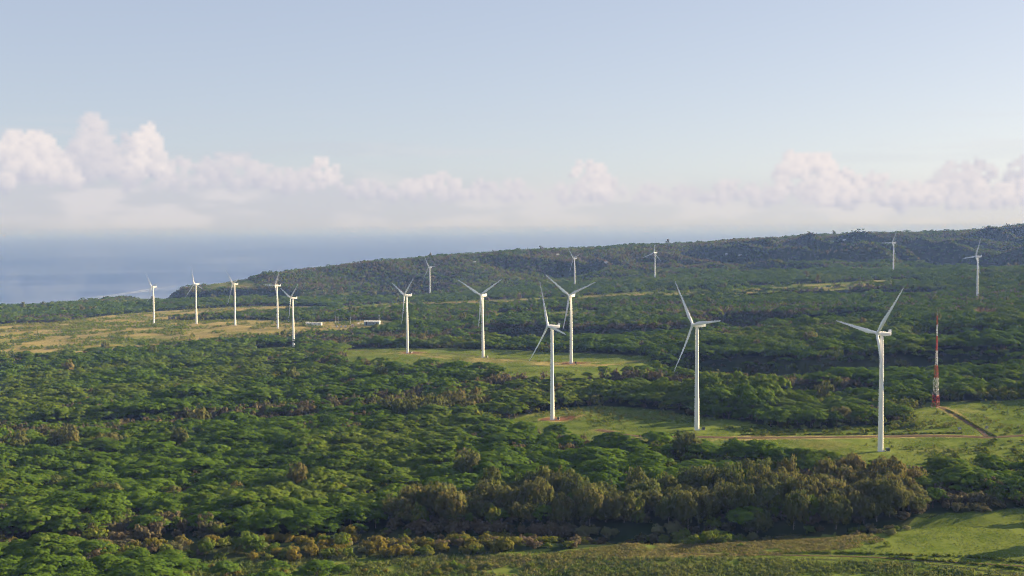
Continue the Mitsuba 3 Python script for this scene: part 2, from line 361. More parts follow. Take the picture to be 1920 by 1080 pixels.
# surf along the coast
scene['foam'] = {'type': 'twosided', 'b': {'type': 'diffuse', 'reflectance': {'type': 'rgb', 'value': [.50, .54, .58]}}}
sv, sf, so = [], [], 0
for px0, py0, px1, py1, n in ((165, 559, 255, 548, 12), (195, 556, 275, 546, 11), (225, 552, 285, 543, 10), (250, 549, 300, 540, 8), (270, 547, 345, 533, 8), (150, 563, 215, 557, 6)):
    for k in range(n):
        f = k / max(n - 1, 1)
        px, py = px0 + (px1 - px0) * f + rng.uniform(-4, 4), py0 + (py1 - py0) * f + rng.uniform(-1, 1)
        r = ray(px, py)
        p = r * (-CAM_Z / r[2])
        L, W, ang = rng.uniform(15, 60), rng.uniform(2, 5), math.radians(rng.uniform(-14, 14) + 35)
        m = 9
        xs = np.linspace(-1, 1, m)
        w = W * (1 - xs ** 2) * rng.uniform(.6, 1.3, m)
        yy = rng.normal(0, 2.0, m).cumsum()
        top = np.stack([xs * L, yy + w], -1)
        bot = np.stack([xs * L, yy - w], -1)
        q = np.vstack([top, bot]) @ np.array([[math.cos(ang), math.sin(ang)], [-math.sin(ang), math.cos(ang)]]) + p[:2]
        sv.append(np.column_stack([q, np.full(2 * m, .35)]))
        j = np.arange(m - 1)
        sf += [np.column_stack([j, j + m, j + m + 1]) + so, np.column_stack([j, j + m + 1, j + 1]) + so]
        so += 2 * m
scene['surf'] = mikit.ply((np.vstack(sv), np.vstack(sf)), 'foam')
labels['surf'] = {'label': 'white surf breaking along the shore below the headland', 'category': 'surf', 'kind': 'stuff'}


# ------------------------------------------------------------------ mesh helpers
def tube(points, radii, sides=8, caps=True):
    p = np.asarray(points, float)
    t = np.gradient(p, axis=0)
    t /= np.linalg.norm(t, axis=1, keepdims=True) + 1e-12
    ref = np.array([0, 0, 1.0]) if abs(t[0, 2]) < .9 else np.array([1.0, 0, 0])
    a = np.cross(t, ref)
    a /= np.linalg.norm(a, axis=1, keepdims=True) + 1e-12
    b = np.cross(t, a)
    ang = np.arange(sides) * 2 * np.pi / sides
    v = p[:, None] + np.broadcast_to(radii, (len(p),))[:, None, None] * (np.cos(ang)[None, :, None] * a[:, None] + np.sin(ang)[None, :, None] * b[:, None])
    n = len(p)
    i, j = np.meshgrid(np.arange(n - 1), np.arange(sides), indexing='ij')
    j2 = (j + 1) % sides
    f = np.vstack([np.stack([i * sides + j, (i + 1) * sides + j, (i + 1) * sides + j2], -1).reshape(-1, 3), np.stack([i * sides + j, (i + 1) * sides + j2, i * sides + j2], -1).reshape(-1, 3)])
    v = v.reshape(-1, 3)
    if caps:
        v = np.vstack([v, p[:1], p[-1:]])
        k = np.arange(sides)
        f = np.vstack([f, np.stack([np.full(sides, n * sides), k, (k + 1) % sides], -1), np.stack([np.full(sides, n * sides + 1), (n - 1) * sides + (k + 1) % sides, (n - 1) * sides + k], -1)])
    return trimesh.Trimesh(v, f, process=False)


def box(cx, cy, cz, sx, sy, sz, chamfer=0.0):
    if chamfer:
        v = [[x * (sx / 2 - (chamfer if k != 0 else 0)), y * (sy / 2 - (chamfer if k != 1 else 0)), z * (sz / 2 - (chamfer if k != 2 else 0))] for x in (-1, 1) for y in (-1, 1) for z in (-1, 1) for k in range(3)]
        m = trimesh.convex.convex_hull(np.array(v))
    else:
        m = trimesh.creation.box([sx, sy, sz])
    m.apply_translation([cx, cy, cz])
    return m


def cat(ms):
    return trimesh.util.concatenate(ms)


def rotz(m, a):
    m = m.copy()
    m.apply_transform(trimesh.transformations.rotation_matrix(a, [0, 0, 1]))
    return m


COUNT = {}


def key_for(name):
    n = COUNT.get(name, 0)
    COUNT[name] = n + 1
    return name if n == 0 else f'{name}_{n:03d}'


def part(parent, name, shape):
    n, k = 0, f'{parent}__{name}'
    while k in scene:
        n += 1
        k = f'{parent}__{name}_{n:03d}'
    scene[k] = shape
    return k


def rgb(r, g, b, rough=.5, spec=.4):
    return {'type': 'twosided', 'b': {'type': 'principled', 'base_color': {'type': 'rgb', 'value': [r, g, b]}, 'roughness': rough, 'specular': spec}}


# ------------------------------------------------------------------ wind turbines
scene['turbine_white'] = {'type': 'twosided', 'b': {'type': 'principled', 'base_color': mikit.proc(lambda p, n, uv: mix((.78, .79, .78), (.86, .86, .85), fbm(p.x / 2, p.y / 2, p.z / 9, 3))), 'roughness': .38, 'specular': .45}}
scene['concrete'] = rgb(.42, .38, .33, .85, .2)
scene['steel_grey'] = rgb(.30, .31, .31, .55)
scene['box_green'] = rgb(.045, .065, .05, .5)
scene['door_grey'] = rgb(.45, .46, .46, .5)
HUB_H, ROTOR_R, TILT, CONE, OVER = 99.5, 50.5, math.radians(6), math.radians(2.5), 5.0


def blade_mesh():
    n, m = 26, 16
    s = np.linspace(0, 1, n)
    rad = 1.1 + s * (ROTOR_R - 1.1)
    chord = np.interp(s, [0, .04, .10, .20, .35, .6, .85, .96, 1], [2.3, 2.3, 2.7, 3.6, 3.0, 2.05, 1.25, .85, .18])
    thick = np.interp(s, [0, .04, .10, .20, .4, .7, 1], [1, .98, .72, .40, .25, .19, .16])
    twist = np.radians(np.interp(s, [0, .2, .5, 1], [20, 15, 6, 1]))
    ang = np.linspace(0, 2 * np.pi, m, endpoint=False)
    ring = []
    for i in range(n):
        x = np.cos(ang) * .5
        circ = np.sin(ang) * .5
        foil = np.sin(ang) * .5 * (1 - .55 * np.clip(x + .1, -.6, .6) * 1.3)
        k = smoothstep_np(.04, .18, s[i])
        y = (circ * (1 - k) + foil * k) * thick[i] * chord[i]
        xx = (x + .16 * k) * chord[i]
        c, sn = math.cos(twist[i]), math.sin(twist[i])
        bend = -0.0 + 1.6 * s[i] ** 2.2
        ring.append(np.stack([xx * c - y * sn, xx * sn + y * c + bend + rad[i] * math.sin(CONE) * 0, np.full(m, rad[i])], -1))
    v = np.vstack(ring + [[[0, 1.6, ROTOR_R + .15]], [[0, 0, 1.1]]])
    i, j = np.meshgrid(np.arange(n - 1), np.arange(m), indexing='ij')
    j2 = (j + 1) % m
    f = np.vstack([np.stack([i * m + j, i * m + j2, (i + 1) * m + j2], -1).reshape(-1, 3), np.stack([i * m + j, (i + 1) * m + j2, (i + 1) * m + j], -1).reshape(-1, 3)])
    k = np.arange(m)
    f = np.vstack([f, np.stack([(n - 1) * m + k, (n - 1) * m + (k + 1) % m, np.full(m, n * m)], -1), np.stack([(k + 1) % m, k, np.full(m, n * m + 1)], -1)])
    return trimesh.Trimesh(v, f, process=False)


BLADE = mikit.ply(blade_mesh(), 'turbine_white', smooth=50)
zs = np.concatenate([[0, .3], np.linspace(1, 97.6, 40)])
tw_r = 2.3 - (2.3 - 1.42) * (zs / 97.6) ** 1.1
for flange in (25.0, 52.0, 77.0):
    k = np.argmin(abs(zs - flange))
    tw_r[k] += .05
TOWER = mikit.ply(tube(np.column_stack([zs * 0, zs * 0, zs]), tw_r, 28), 'turbine_white', smooth=40)
DOOR = mikit.ply(box(0, 0, 2.2, .12, 1.0, 2.2, .02), 'door_grey')
STEPS = mikit.ply(box(.55, 0, .55, 1.2, 1.3, 1.1, .03), 'door_grey')
FOUND = mikit.ply(tube([[0, 0, -.6], [0, 0, .0], [0, 0, .12]], [3.1, 3.1, 2.95], 28), 'concrete')


def lathe_x(prof, sides=20):
    """Profile of (along, radius) turned round the y axis (the rotor's axle)."""
    pts = np.array([[0, a, 0] for a, _ in prof], float)
    return tube(pts, [max(r, .02) for _, r in prof], sides)


def nacelle_mesh():
    # -y is the rotor side; a rounded box that narrows towards the back
    ys = [-3.0, -2.5, -1.2, 1.5, 5.5, 8.4, 8.9]
    hw = [1.45, 1.7, 1.85, 1.85, 1.75, 1.6, 1.35]
    top = [1.5, 1.75, 1.85, 1.9, 1.85, 1.75, 1.5]
    bot = [-1.5, -1.7, -1.9, -1.95, -1.7, -1.15, -.9]
    rings = []
    m = 28
    for y, w, t, b in zip(ys, hw, top, bot):
        a = np.linspace(0, 2 * np.pi, m, endpoint=False)
        e = 2 / 4.5
        x = np.sign(np.cos(a)) * np.abs(np.cos(a)) ** e * w
        z = np.sign(np.sin(a)) * np.abs(np.sin(a)) ** e
        z = np.where(z > 0, z * t, -z * b)
        rings.append(np.stack([x, np.full(m, y), z], -1))
    v = np.vstack(rings + [[[0, ys[0], 0]], [[0, ys[-1], .2]]])
    n = len(ys)
    i, j = np.meshgrid(np.arange(n - 1), np.arange(m), indexing='ij')
    j2 = (j + 1) % m
    f = np.vstack([np.stack([i * m + j, i * m + j2, (i + 1) * m + j2], -1).reshape(-1, 3), np.stack([i * m + j, (i + 1) * m + j2, (i + 1) * m + j], -1).reshape(-1, 3)])
    k = np.arange(m)
    f = np.vstack([f, np.stack([(k + 1) % m, k, np.full(m, n * m)], -1), np.stack([(n - 1) * m + k, (n - 1) * m + (k + 1) % m, np.full(m, n * m + 1)], -1)])
    return trimesh.Trimesh(v, f, process=False)


NACELLE = mikit.ply(nacelle_mesh(), 'turbine_white', smooth=40)
_fin = trimesh.convex.convex_hull(np.array([[x, y, z] for x in (-1.45, 1.45) for y, z in ((7.2, 1.5), (8.75, 1.5), (8.8, 4.1), (8.35, 4.15))]))
FIN = mikit.ply(_fin, 'turbine_white')
HUB = mikit.ply(lathe_x([(-1.75, .05), (-1.7, .45), (-1.45, .95), (-.95, 1.4), (-.2, 1.65), (.7, 1.65), (1.35, 1.5), (2.1, 1.5)]), 'turbine_white', smooth=50)
TURBINE_LABELS = [
    'white wind turbine farthest left, beside the sea on the dry flat', 'second white wind turbine from the left on the dry flat', 'third white wind turbine from the left, in front of the coastal headland', 'white wind turbine just left of and behind the nearer one on the dry flat',
    'white wind turbine standing among trees left of the substation', 'leftmost white wind turbine on the green terrace, right of the substation', 'white wind turbine in the middle of the green terrace, two blades raised in a V', 'white wind turbine on the left end of the near pasture, one blade nearly upright',
    'white wind turbine at the right end of the green terrace, behind the pasture one', 'small far white wind turbine below the dark bluff, left of centre', 'small far white wind turbine on the wooded slope at the centre', 'small far white wind turbine right of centre with one blade straight up',
    'small far white wind turbine under the right-hand hills', 'white wind turbine near the right edge, in front of dark hills', 'white wind turbine in the middle of the near pasture, blades to the left', 'nearest and largest white wind turbine, beside the dirt road and the mast']
for i, (x, y, z, yaw, ph) in enumerate(TURBINES):
    k = key_for('wind_turbine')
    labels[k] = {'label': TURBINE_LABELS[i], 'category': 'wind turbine', 'group': 'wind turbines of the wind farm'}
    b = T().translate([x, y, z + CAM_Z])
    scene[k + '__tower'] = {**TOWER, 'to_world': b}
    scene[k + '__foundation'] = {**FOUND, 'to_world': b}
    scene[k + '__tower__door'] = {**DOOR, 'to_world': b.rotate([0, 0, 1], -25).translate([2.27, 0, 0])}
    scene[k + '__tower__steps'] = {**STEPS, 'to_world': b.rotate([0, 0, 1], -25).translate([2.27, 0, 0])}
    # frame of the nacelle: -y looks along the rotor's face direction n
    ya = math.radians(yaw)
    n = np.array([math.sin(ya) * math.cos(TILT), math.cos(ya) * math.cos(TILT), math.sin(TILT)])
    u = np.cross([0, 0, 1], n)
    u /= np.linalg.norm(u)
    v = np.cross(n, u)
    top = np.array([x, y, z + CAM_Z + HUB_H])

    def frame(ax, ay, az_, o):
        m = np.eye(4)
        m[:3, 0], m[:3, 1], m[:3, 2], m[:3, 3] = ax, ay, az_, o
        return T(m)
    nac = frame(np.cross(-n, v), -n, v, top)
    scene[k + '__nacelle'] = {**NACELLE, 'to_world': nac}
    scene[k + '__nacelle__cooler_fin'] = {**FIN, 'to_world': nac}
    scene[k + '__hub'] = {**HUB, 'to_world': frame(np.cross(-n, v), -n, v, top + n * OVER)}
    for j in range(3):
        a = math.radians(ph) + j * 2 * math.pi / 3
        e = (math.cos(a) * v + math.sin(a) * u) * math.cos(CONE) + n * math.sin(CONE)
        c = np.cross(n, e)
        c /= np.linalg.norm(c)
        part(k, 'blade', {**BLADE, 'to_world': frame(c, np.cross(e, c), e, top + n * OVER)})

# transformer boxes beside the towers
TRAFO = [mikit.ply(box(0, 0, 1.3, 3.0, 2.4, 2.6, .06), 'box_green'), mikit.ply(box(0, -1.26, 1.3, 2.7, .08, 2.2, .02), 'steel_grey'), mikit.ply(box(0, 0, .02, 3.8, 3.2, .4, .04), 'concrete'),
         mikit.ply(cat([box(1.62, -.8 + .4 * q, 1.3, .25, .09, 1.7) for q in range(5)]), 'box_green')]
for ti, lab in ((15, 'dark green transformer box beside the nearest turbine'), (14, 'dark green transformer box beside the middle turbine of the near pasture'), (7, 'dark green transformer box beside the left turbine of the near pasture'),
                (8, 'dark transformer box beside the right turbine of the green terrace'), (6, 'dark transformer box beside the middle turbine of the green terrace'), (5, 'dark transformer box beside the left turbine of the green terrace')):
    k = key_for('transformer_box')
    labels[k] = {'label': lab, 'category': 'transformer box', 'group': 'transformer boxes at the turbine feet'}
    x, y, z = TURBINES[ti][:3]
    b = T().translate([x + 6.5, y + 1.0, z + CAM_Z]).rotate([0, 0, 1], 12 * ti)
    for nm, sh in zip(('cabinet', 'door_panel', 'plinth', 'cooling_fins'), TRAFO):
        scene[f'{k}__{nm}'] = {**sh, 'to_world': b}
    labels[k + '__cooling_fins'] = {'kind': 'stuff'}

# ------------------------------------------------------------------ red and white lattice mast
scene['mast_red'] = rgb(.50, .026, .034, .5)
scene['mast_white'] = rgb(.72, .72, .70, .5)
mx, my = at(1755, 765)
mz = float(ground(mx, my)[0])
mdepth = np.array([mx, my, mz - CAM_Z]) @ FW
MAST_H = 173 / FOCAL * mdepth
k = 'lattice_mast'
labels[k] = {'label': 'red and white banded lattice mast at the edge of the pasture', 'category': 'mast'}


def mast_w(f):
    return np.interp(f, [0, .19, .38, .56, .8, 1], [4.4, 3.1, 2.0, 1.1, .6, .4])


bands = [0, .13, .32, .46, .62, .78, .90, 1.0]
corner = [np.array([math.cos(a), math.sin(a)]) for a in (.35, .35 + 2 * math.pi / 3, .35 + 4 * math.pi / 3)]
for s in range(7):
    f0, f1 = bands[s], bands[s + 1]
    nlev = max(2, round((f1 - f0) * MAST_H / max(2.3 * mast_w((f0 + f1) / 2), 1.8)))
    lev = np.linspace(f0, f1, nlev + 1)
    P = [[np.append(c * mast_w(f), f * MAST_H) for f in lev] for c in corner]
    r = .135 if s < 2 else .12 if s < 4 else .105
    col = 'mast_red' if s % 2 == 0 else 'mast_white'
    sec = k + ('__red_section' if s % 2 == 0 else '__white_section') + (f'_{s // 2:03d}' if s > 1 else '')
    for p in P:
        part(sec, 'leg', mikit.ply(tube(p, r, 6), col, to_world=T().translate([mx, my, mz])))
    br = []
    for q in range(3):
        a, b = P[q], P[(q + 1) % 3]
        for j in range(nlev):
            br += [tube([a[j], b[j + 1]], r * .6, 5), tube([b[j], a[j + 1]], r * .6, 5), tube([a[j + 1], b[j + 1]], r * .6, 5)]
    labels[sec + '__bracing'] = {'kind': 'stuff'}
    scene[sec + '__bracing'] = mikit.ply(cat(br), col, to_world=T().translate([mx, my, mz]))
for c in corner:
    part(k, 'footing', mikit.ply(box(c[0] * 4.3, c[1] * 4.3, 0, 1.8, 1.8, .9, .05), 'concrete', to_world=T().translate([mx, my, mz])))
for an in (tube([[0, 0, MAST_H - .3], [0, 0, MAST_H + 4]], .07, 6), box(.7, 0, MAST_H * .9, .4, .5, 1.8, .05), box(-.6, .6, MAST_H * .84, .4, .5, 1.8, .05)):
    part(k, 'antenna', mikit.ply(an, 'mast_white', to_world=T().translate([mx, my, mz])))

# ------------------------------------------------------------------ utility poles, substation, trailers, houses
scene['pole_wood'] = rgb(.30, .24, .19, .8, .2)
scene['galvanised'] = rgb(.50, .52, .52, .45)
scene['wall_white'] = rgb(.72, .72, .70, .6)
scene['wall_blue_grey'] = rgb(.26, .32, .34, .6)
scene['roof_white'] = rgb(.78, .78, .76, .5)
scene['roof_grey'] = rgb(.33, .34, .35, .6)
scene['roof_rust'] = rgb(.33, .14, .09, .6)
scene['window_dark'] = rgb(.03, .035, .045, .15, .6)
scene['porcelain'] = rgb(.30, .22, .18, .3)
scene['machine_grey'] = rgb(.42, .44, .46, .5)
scene['machine_green'] = rgb(.16, .28, .22, .5)
scene['wall_tan'] = rgb(.45, .36, .28, .7)


def ground_point(px, py):
    x, y = at(px, py)
    return np.array([x, y, float(ground(x, y)[0])])


POLE = [mikit.ply(tube([[0, 0, -1], [0, 0, 13.5]], [.30, .2], 8), 'pole_wood', smooth=40), mikit.ply(box(0, 0, 12.6, 3.2, .18, .22), 'pole_wood'), mikit.ply(cat([tube([[q, 0, 12.7], [q, 0, 13.2]], .12, 6) for q in (-1.4, -.7, .7, 1.4)]), 'porcelain')]
ORD = ['first', 'second', 'third', 'fourth', 'fifth', 'sixth', 'seventh', 'eighth']
for i, (px, py) in enumerate(((32, 623), (69, 622), (106, 620.5), (143, 619), (181, 618), (218, 617), (255, 615), (293, 613))):
    p = ground_point(px, py)
    k = key_for('utility_pole')
    labels[k] = {'label': f'{ORD[i]} utility pole from the left in the row across the dry flat', 'category': 'utility pole', 'group': 'utility poles across the dry flat'}
    for nm, sh in zip(('shaft', 'crossarm', 'insulators'), POLE):
        scene[f'{k}__{nm}'] = {**sh, 'to_world': T().translate(p.tolist()).rotate([0, 0, 1], 70)}
    labels[k + '__insulators'] = {'kind': 'stuff'}


def shed(k, label, catg, p, L, W, H, roof_h, wall, roof, ang, group=None, doors=3, lit_end=None):
    labels[k] = {'label': label, 'category': catg}
    if group:
        labels[k]['group'] = group
    b = T().translate(p.tolist()).rotate([0, 0, 1], ang)
    scene[k + '__wall'] = mikit.ply(box(0, 0, H / 2 - .4, L, W, H + .8), wall, to_world=b)
    v = np.array([[x, y, z] for x in (-L / 2 - .5, L / 2 + .5) for y, z in ((-W / 2 - .6, H + .005), (W / 2 + .6, H + .005), (W / 2 + .6, H + .25), (0, H + roof_h), (-W / 2 - .6, H + .25))])
    scene[k + '__roof'] = mikit.ply(trimesh.convex.convex_hull(v), roof, to_world=b)
    for q in range(doors):
        x = -L / 2 + L * (q + .7) / (doors + .4)
        part(k, 'window' if q else 'door', mikit.ply(box(x, -W / 2 - .03, H * (.45 if q == 0 else .58), L * .07 + .5, .1, H * (.78 if q == 0 else .34)), 'window_dark', to_world=b))


shed('control_building', 'long white-roofed control building at the right end of the substation', 'building', ground_point(698, 610), 36, 14, 9.0, 1.6, 'wall_blue_grey', 'roof_white', -6, doors=4)
shed('site_trailer', 'long white trailer at the left of the substation yard', 'trailer', ground_point(591, 610), 32, 6, 6.2, .6, 'wall_white', 'roof_white', -5, doors=3)
shed('storage_shed', 'small white shed left of the long white trailer', 'shed', ground_point(576, 609), 7, 6, 5.6, .8, 'wall_white', 'roof_white', 4, doors=1)
shed('equipment_shelter', 'tan equipment shelter in the middle of the substation yard', 'shed', ground_point(661, 613), 6.5, 6, 5.2, .5, 'wall_tan', 'roof_grey', 10, doors=1)
for i, (px, py, col, lab) in enumerate(((632, 613.5, 'machine_grey', 'grey transformer at the left of the substation yard'), (640, 613.8, 'machine_grey', 'second grey transformer from the left in the substation yard'), (648, 613.5, 'machine_grey', 'grey transformer beside the tan shelter'),
                                       (652, 606, 'machine_green', 'green transformer under the tall poles of the substation'), (672, 608, 'machine_grey', 'grey transformer right of the tan shelter'), (680, 609, 'machine_grey', 'grey transformer next to the control building'))):
    p = ground_point(px, py)
    k = key_for('power_transformer')
    labels[k] = {'label': lab, 'category': 'transformer', 'group': 'transformers of the substation'}
    b = T().translate(p.tolist()).rotate([0, 0, 1], 9 * i)
    scene[k + '__tank'] = mikit.ply(box(0, 0, 1.6, 4.2, 2.6, 3.4, .12), col, to_world=b)
    scene[k + '__radiator'] = mikit.ply(cat([box(-2.5, -1 + .4 * q, 1.7, .7, .12, 2.4) for q in range(6)]), col, to_world=b)
    labels[k + '__radiator'] = {'kind': 'stuff'}
    for q in (-1.2, 0, 1.2):
        part(k, 'bushing', mikit.ply(tube([[q, 0, 3.2], [q, 0, 3.6], [q * 1.15, 0, 5.0]], [.28, .22, .1], 7), 'porcelain', to_world=b))
for i, (px, py, hgt, lab) in enumerate(((629.5, 607, 17, 'left of the two tall steel poles behind the substation'), (634, 607, 17, 'right of the two tall steel poles behind the substation'), (657.5, 608, 18, 'slim steel pole beside the tan shelter'), (675, 609, 12, 'short steel pole in front of the control building'),
                                        (711, 608, 22, 'tall steel pole at the right end of the control building'))):
    p = ground_point(px, py)
    k = key_for('steel_pole')
    labels[k] = {'label': lab, 'category': 'pole'}
    scene[k + '__shaft'] = mikit.ply(tube([[0, 0, -1], [0, 0, hgt]], [.5, .26], 8), 'galvanised', smooth=40, to_world=T().translate(p.tolist()))
    for lv, wd in ((1, 4.2), (3.6, 3.4)):
        part(k, 'crossarm', mikit.ply(box(0, 0, hgt - lv, wd, .3, .3), 'galvanised', to_world=T().translate(p.tolist())))
# two dark utility cabinets in the pasture by the mast track
for px, py, lab in ((1799, 806, 'dark utility cabinet in the pasture left of the mast track'), (1850, 805, 'dark utility cabinet in the pasture right of the mast track')):
    k = key_for('utility_cabinet')
    labels[k] = {'label': lab, 'category': 'utility cabinet'}
    b = T().translate(ground_point(px, py).tolist()).rotate([0, 0, 1], 20)
    scene[k + '__cabinet'] = mikit.ply(box(0, 0, 1.0, 2.3, 1.6, 2.1, .05), 'steel_grey', to_world=b)
    scene[k + '__lid'] = mikit.ply(box(0, 0, 2.12, 2.5, 1.8, .15, .03), 'box_green', to_world=b)
    scene[k + '__plinth'] = mikit.ply(box(0, 0, -.1, 2.9, 2.2, .4, .04), 'concrete', to_world=b)
for px, py, L, roof, lab in ((1046, 480, 13, 'roof_white', 'small white-roofed house among far trees above the centre'), (1136, 495, 10, 'roof_rust', 'small rust-roofed house on the far wooded slope'), (890, 494, 10, 'roof_white', 'small pale house on the far slope, left of centre'), (1560, 455, 13, 'roof_white', 'white-roofed house high on the right-hand hills'),
                             (1583, 453, 11, 'roof_white', 'second white-roofed house on the right-hand hills, nearer the far turbine'), (1388, 482, 12, 'roof_grey', 'grey-roofed house in a clearing on the right-hand slope'), (1362, 481, 9, 'roof_white', 'small white house left of the grey-roofed one')):
    shed(key_for('far_house'), lab, 'house', ground_point(px, py), L, 8, 6.5, 2.2, 'wall_white', roof, 20, doors=3)

# ------------------------------------------------------------------ trees
def leaf_look(c0, c1, c2):
    """Leaf colour that differs from tree to tree and from clump to clump; light passes through the leaves."""
    def fn(p, n, uv):
        a = fbm(p.x / 15, p.y / 15, p.z / 30, 2)
        b = noise(p.x / 3.4, p.y / 3.4, p.z / 2.6)
        c = fbm(p.x / 140 + 9, p.y / 140, 0, 2)
        col = mix(c0, c1, smoothstep(.28, .72, a * .7 + b * .3))
        return mix(col, c2, smoothstep(.45, .75, c * .6 + b * .4) * .8)
    return {'type': 'principledthin', 'base_color': mikit.proc(fn), 'roughness': .8, 'diff_trans': .7, 'eta': 1.3}


scene['leaf_umbrella'] = leaf_look((.057, .113, .017), (.100, .174, .024), (.140, .188, .035))
scene['leaf_euc'] = leaf_look((.118, .128, .044), (.084, .120, .036), (.178, .146, .060))
scene['leaf_scrub'] = leaf_look((.145, .122, .076), (.098, .110, .048), (.180, .142, .096))
scene['leaf_broad'] = leaf_look((0.093, 0.156, 0.025), (0.147, 0.186, 0.034), (0.203, 0.195, 0.039))
scene['leaf_gold'] = leaf_look((.160, .155, .032), (.200, .170, .042), (.130, .150, .036))
scene['leaf_pale'] = leaf_look((0.171, 0.195, 0.086), (0.218, 0.225, 0.109), (0.186, 0.171, 0.086))
scene['bark'] = {'type': 'twosided', 'b': {'type': 'diffuse', 'reflectance': mikit.proc(lambda p, n, uv: mix((.10, .08, .06), (.22, .19, .15), fbm(p.x * 1.5, p.y * 1.5, p.z * .4, 2)))}}
scene['bark_pale'] = {'type': 'twosided', 'b': {'type': 'diffuse', 'reflectance': mikit.proc(lambda p, n, uv: mix((.15, .13, .10), (.30, .27, .23), fbm(p.x * 1.5, p.y * 1.5, p.z * .4, 2)))}}


def leaves_mesh(cen, nor, size, r, flat):
    """One leaf-spray triangle at each point: random spin, tilted about nor."""
    n = len(cen)
    t = nor + r.normal(0, flat, (n, 3))
    t /= np.linalg.norm(t, axis=1, keepdims=True)
    a = np.cross(t, r.normal(0, 1, (n, 3)))
    a /= np.linalg.norm(a, axis=1, keepdims=True)
    b = np.cross(t, a)
    s = (size * r.uniform(.65, 1.35, n))[:, None]
    v = np.stack([cen + a * s, cen - a * s * .5 + b * s * .86, cen - a * s * .5 - b * s * .86], 1).reshape(-1, 3)
    sm = nor + .35 * t
    sm /= np.linalg.norm(sm, axis=1, keepdims=True)
    return v, np.arange(3 * n).reshape(-1, 3), np.repeat(sm, 3, 0)


def umbrella_crown(seed, pads, per, size):
    """A wide flat crown: a few spreading boughs, each carrying tiers of thin flat sprays."""
    r = np.random.default_rng(seed)
    C, N = [], []
    nb = 6
    a_ = np.arange(nb) * 6.28 / nb + r.uniform(-.5, .5, nb)
    lob = [(r.uniform(.42, .66), a, r.uniform(.34, .52), r.uniform(-.10, .06)) for a in a_] + [(r.uniform(0, .15), 0, .48, .05)]
    for k in range(pads):
        q, a0, w, dz = lob[k % len(lob)]
        rad, a = w * math.sqrt(r.random()), r.uniform(0, 6.28)
        x, y = q * math.cos(a0) + rad * math.cos(a), q * math.sin(a0) + rad * math.sin(a)
        d = math.hypot(x, y)
        tier = r.choice([0, 0, 0, 0, 0, -.10, -.2])
        z = .93 - .24 * d ** 2 + dz - .12 * (rad / w) ** 2 + r.normal(0, .012) + tier
        pr = r.uniform(.17, .30) * (1 - .15 * d)
        ang = r.uniform(0, 6.28, per)
        ra = np.sqrt(r.random(per)) * pr
        rel = ra / pr
        el = r.uniform(.75, 1.3)                                   # sprays are longer than wide
        dx, dy = ra * np.cos(ang) * el, ra * np.sin(ang) / el
        c = np.stack([x + dx, y + dy, z + (1 - rel ** 2) * pr * .26 * r.uniform(.3, 1, per) - rel ** 2 * pr * .10], -1)
        nn = np.stack([dx / pr * .55 + x * .22, dy / pr * .55 + y * .22, np.full(per, 1.1)], -1)
        C.append(c)
        N.append(nn / np.linalg.norm(nn, axis=1, keepdims=True))
    return leaves_mesh(np.vstack(C), np.vstack(N), size, r, .26)


def round_crown(seed, clumps, per, size, low=.25, wide=1.0, ragged=.12):
    r = np.random.default_rng(seed)
    C, N = [], []
    lob = [np.array([0, 0, .1])] + [np.array([math.cos(a) * .42, math.sin(a) * .42, r.uniform(-.25, .35)]) for a in r.uniform(0, 6.28, 4)]
    for k in range(clumps):
        d = r.normal(0, 1, 3)
        d[2] = abs(d[2]) * 1.1 - .45
        d /= np.linalg.norm(d)
        o = lob[k % len(lob)]
        c0 = o * .75 + d * (.55 + r.normal(0, ragged)) * np.array([1, 1, .8])
        pr = r.uniform(.13, .27)
        v = r.normal(0, 1, (per, 3))
        v[:, 2] += .25
        v += d * .5
        v /= np.linalg.norm(v, axis=1, keepdims=True)
        c = c0 + v * pr * np.array([1, 1, .9]) * r.uniform(.8, 1.08, (per, 1))
        C.append(c)
        nn = v + d * .45
        N.append(nn / np.linalg.norm(nn, axis=1, keepdims=True))
    C = np.vstack(C) * [wide, wide, .5]
    C[:, 2] = C[:, 2] - C[:, 2].min()
    C[:, 2] = low + C[:, 2] / C[:, 2].max() * (1 - low)
    return leaves_mesh(C, np.vstack(N), size, r, .5)


def trunk_mesh(seed, fork, spread, top, rad, limbs=5, twigs=0):
    r = np.random.default_rng(seed)
    ms = [tube([[0, 0, -.06], [r.normal(0, .01), r.normal(0, .01), fork * .5], [0, 0, fork]], [rad * 1.3, rad, rad * .85], 7, False)]
    for k in range(limbs):
        a = 6.28 * k / limbs + r.uniform(-.4, .4)
        e = spread * r.uniform(.5, 1)
        end = np.array([math.cos(a) * e, math.sin(a) * e, top * r.uniform(.85, 1)])
        mid = np.array([math.cos(a) * e * .45, math.sin(a) * e * .45, fork + (top - fork) * .55])
        ms.append(tube([[0, 0, fork * .93], mid, end], [rad * .6, rad * .4, rad * .12], 5, False))
        for q in range(twigs):
            b = a + r.uniform(-.8, .8)
            ms.append(tube([mid, mid + np.array([math.cos(b) * e * .3, math.sin(b) * e * .3, (top - fork) * .25]), mid + np.array([math.cos(b) * e * .55, math.sin(b) * e * .55, (top - fork) * .45])], [rad * .3, rad * .2, rad * .08], 4, False))
    return cat(ms)


def leaf_shape(g, bsdf):
    v, f, n = g
    path = meshkit.write_ply((v, f), False, normals=n)
    return {'type': 'ply', 'filename': path, 'face_normals': False, 'bsdf': {'type': 'ref', 'id': bsdf}}


KINDS = {}   # kind -> {lod: [group name of crown]}, trunk groups


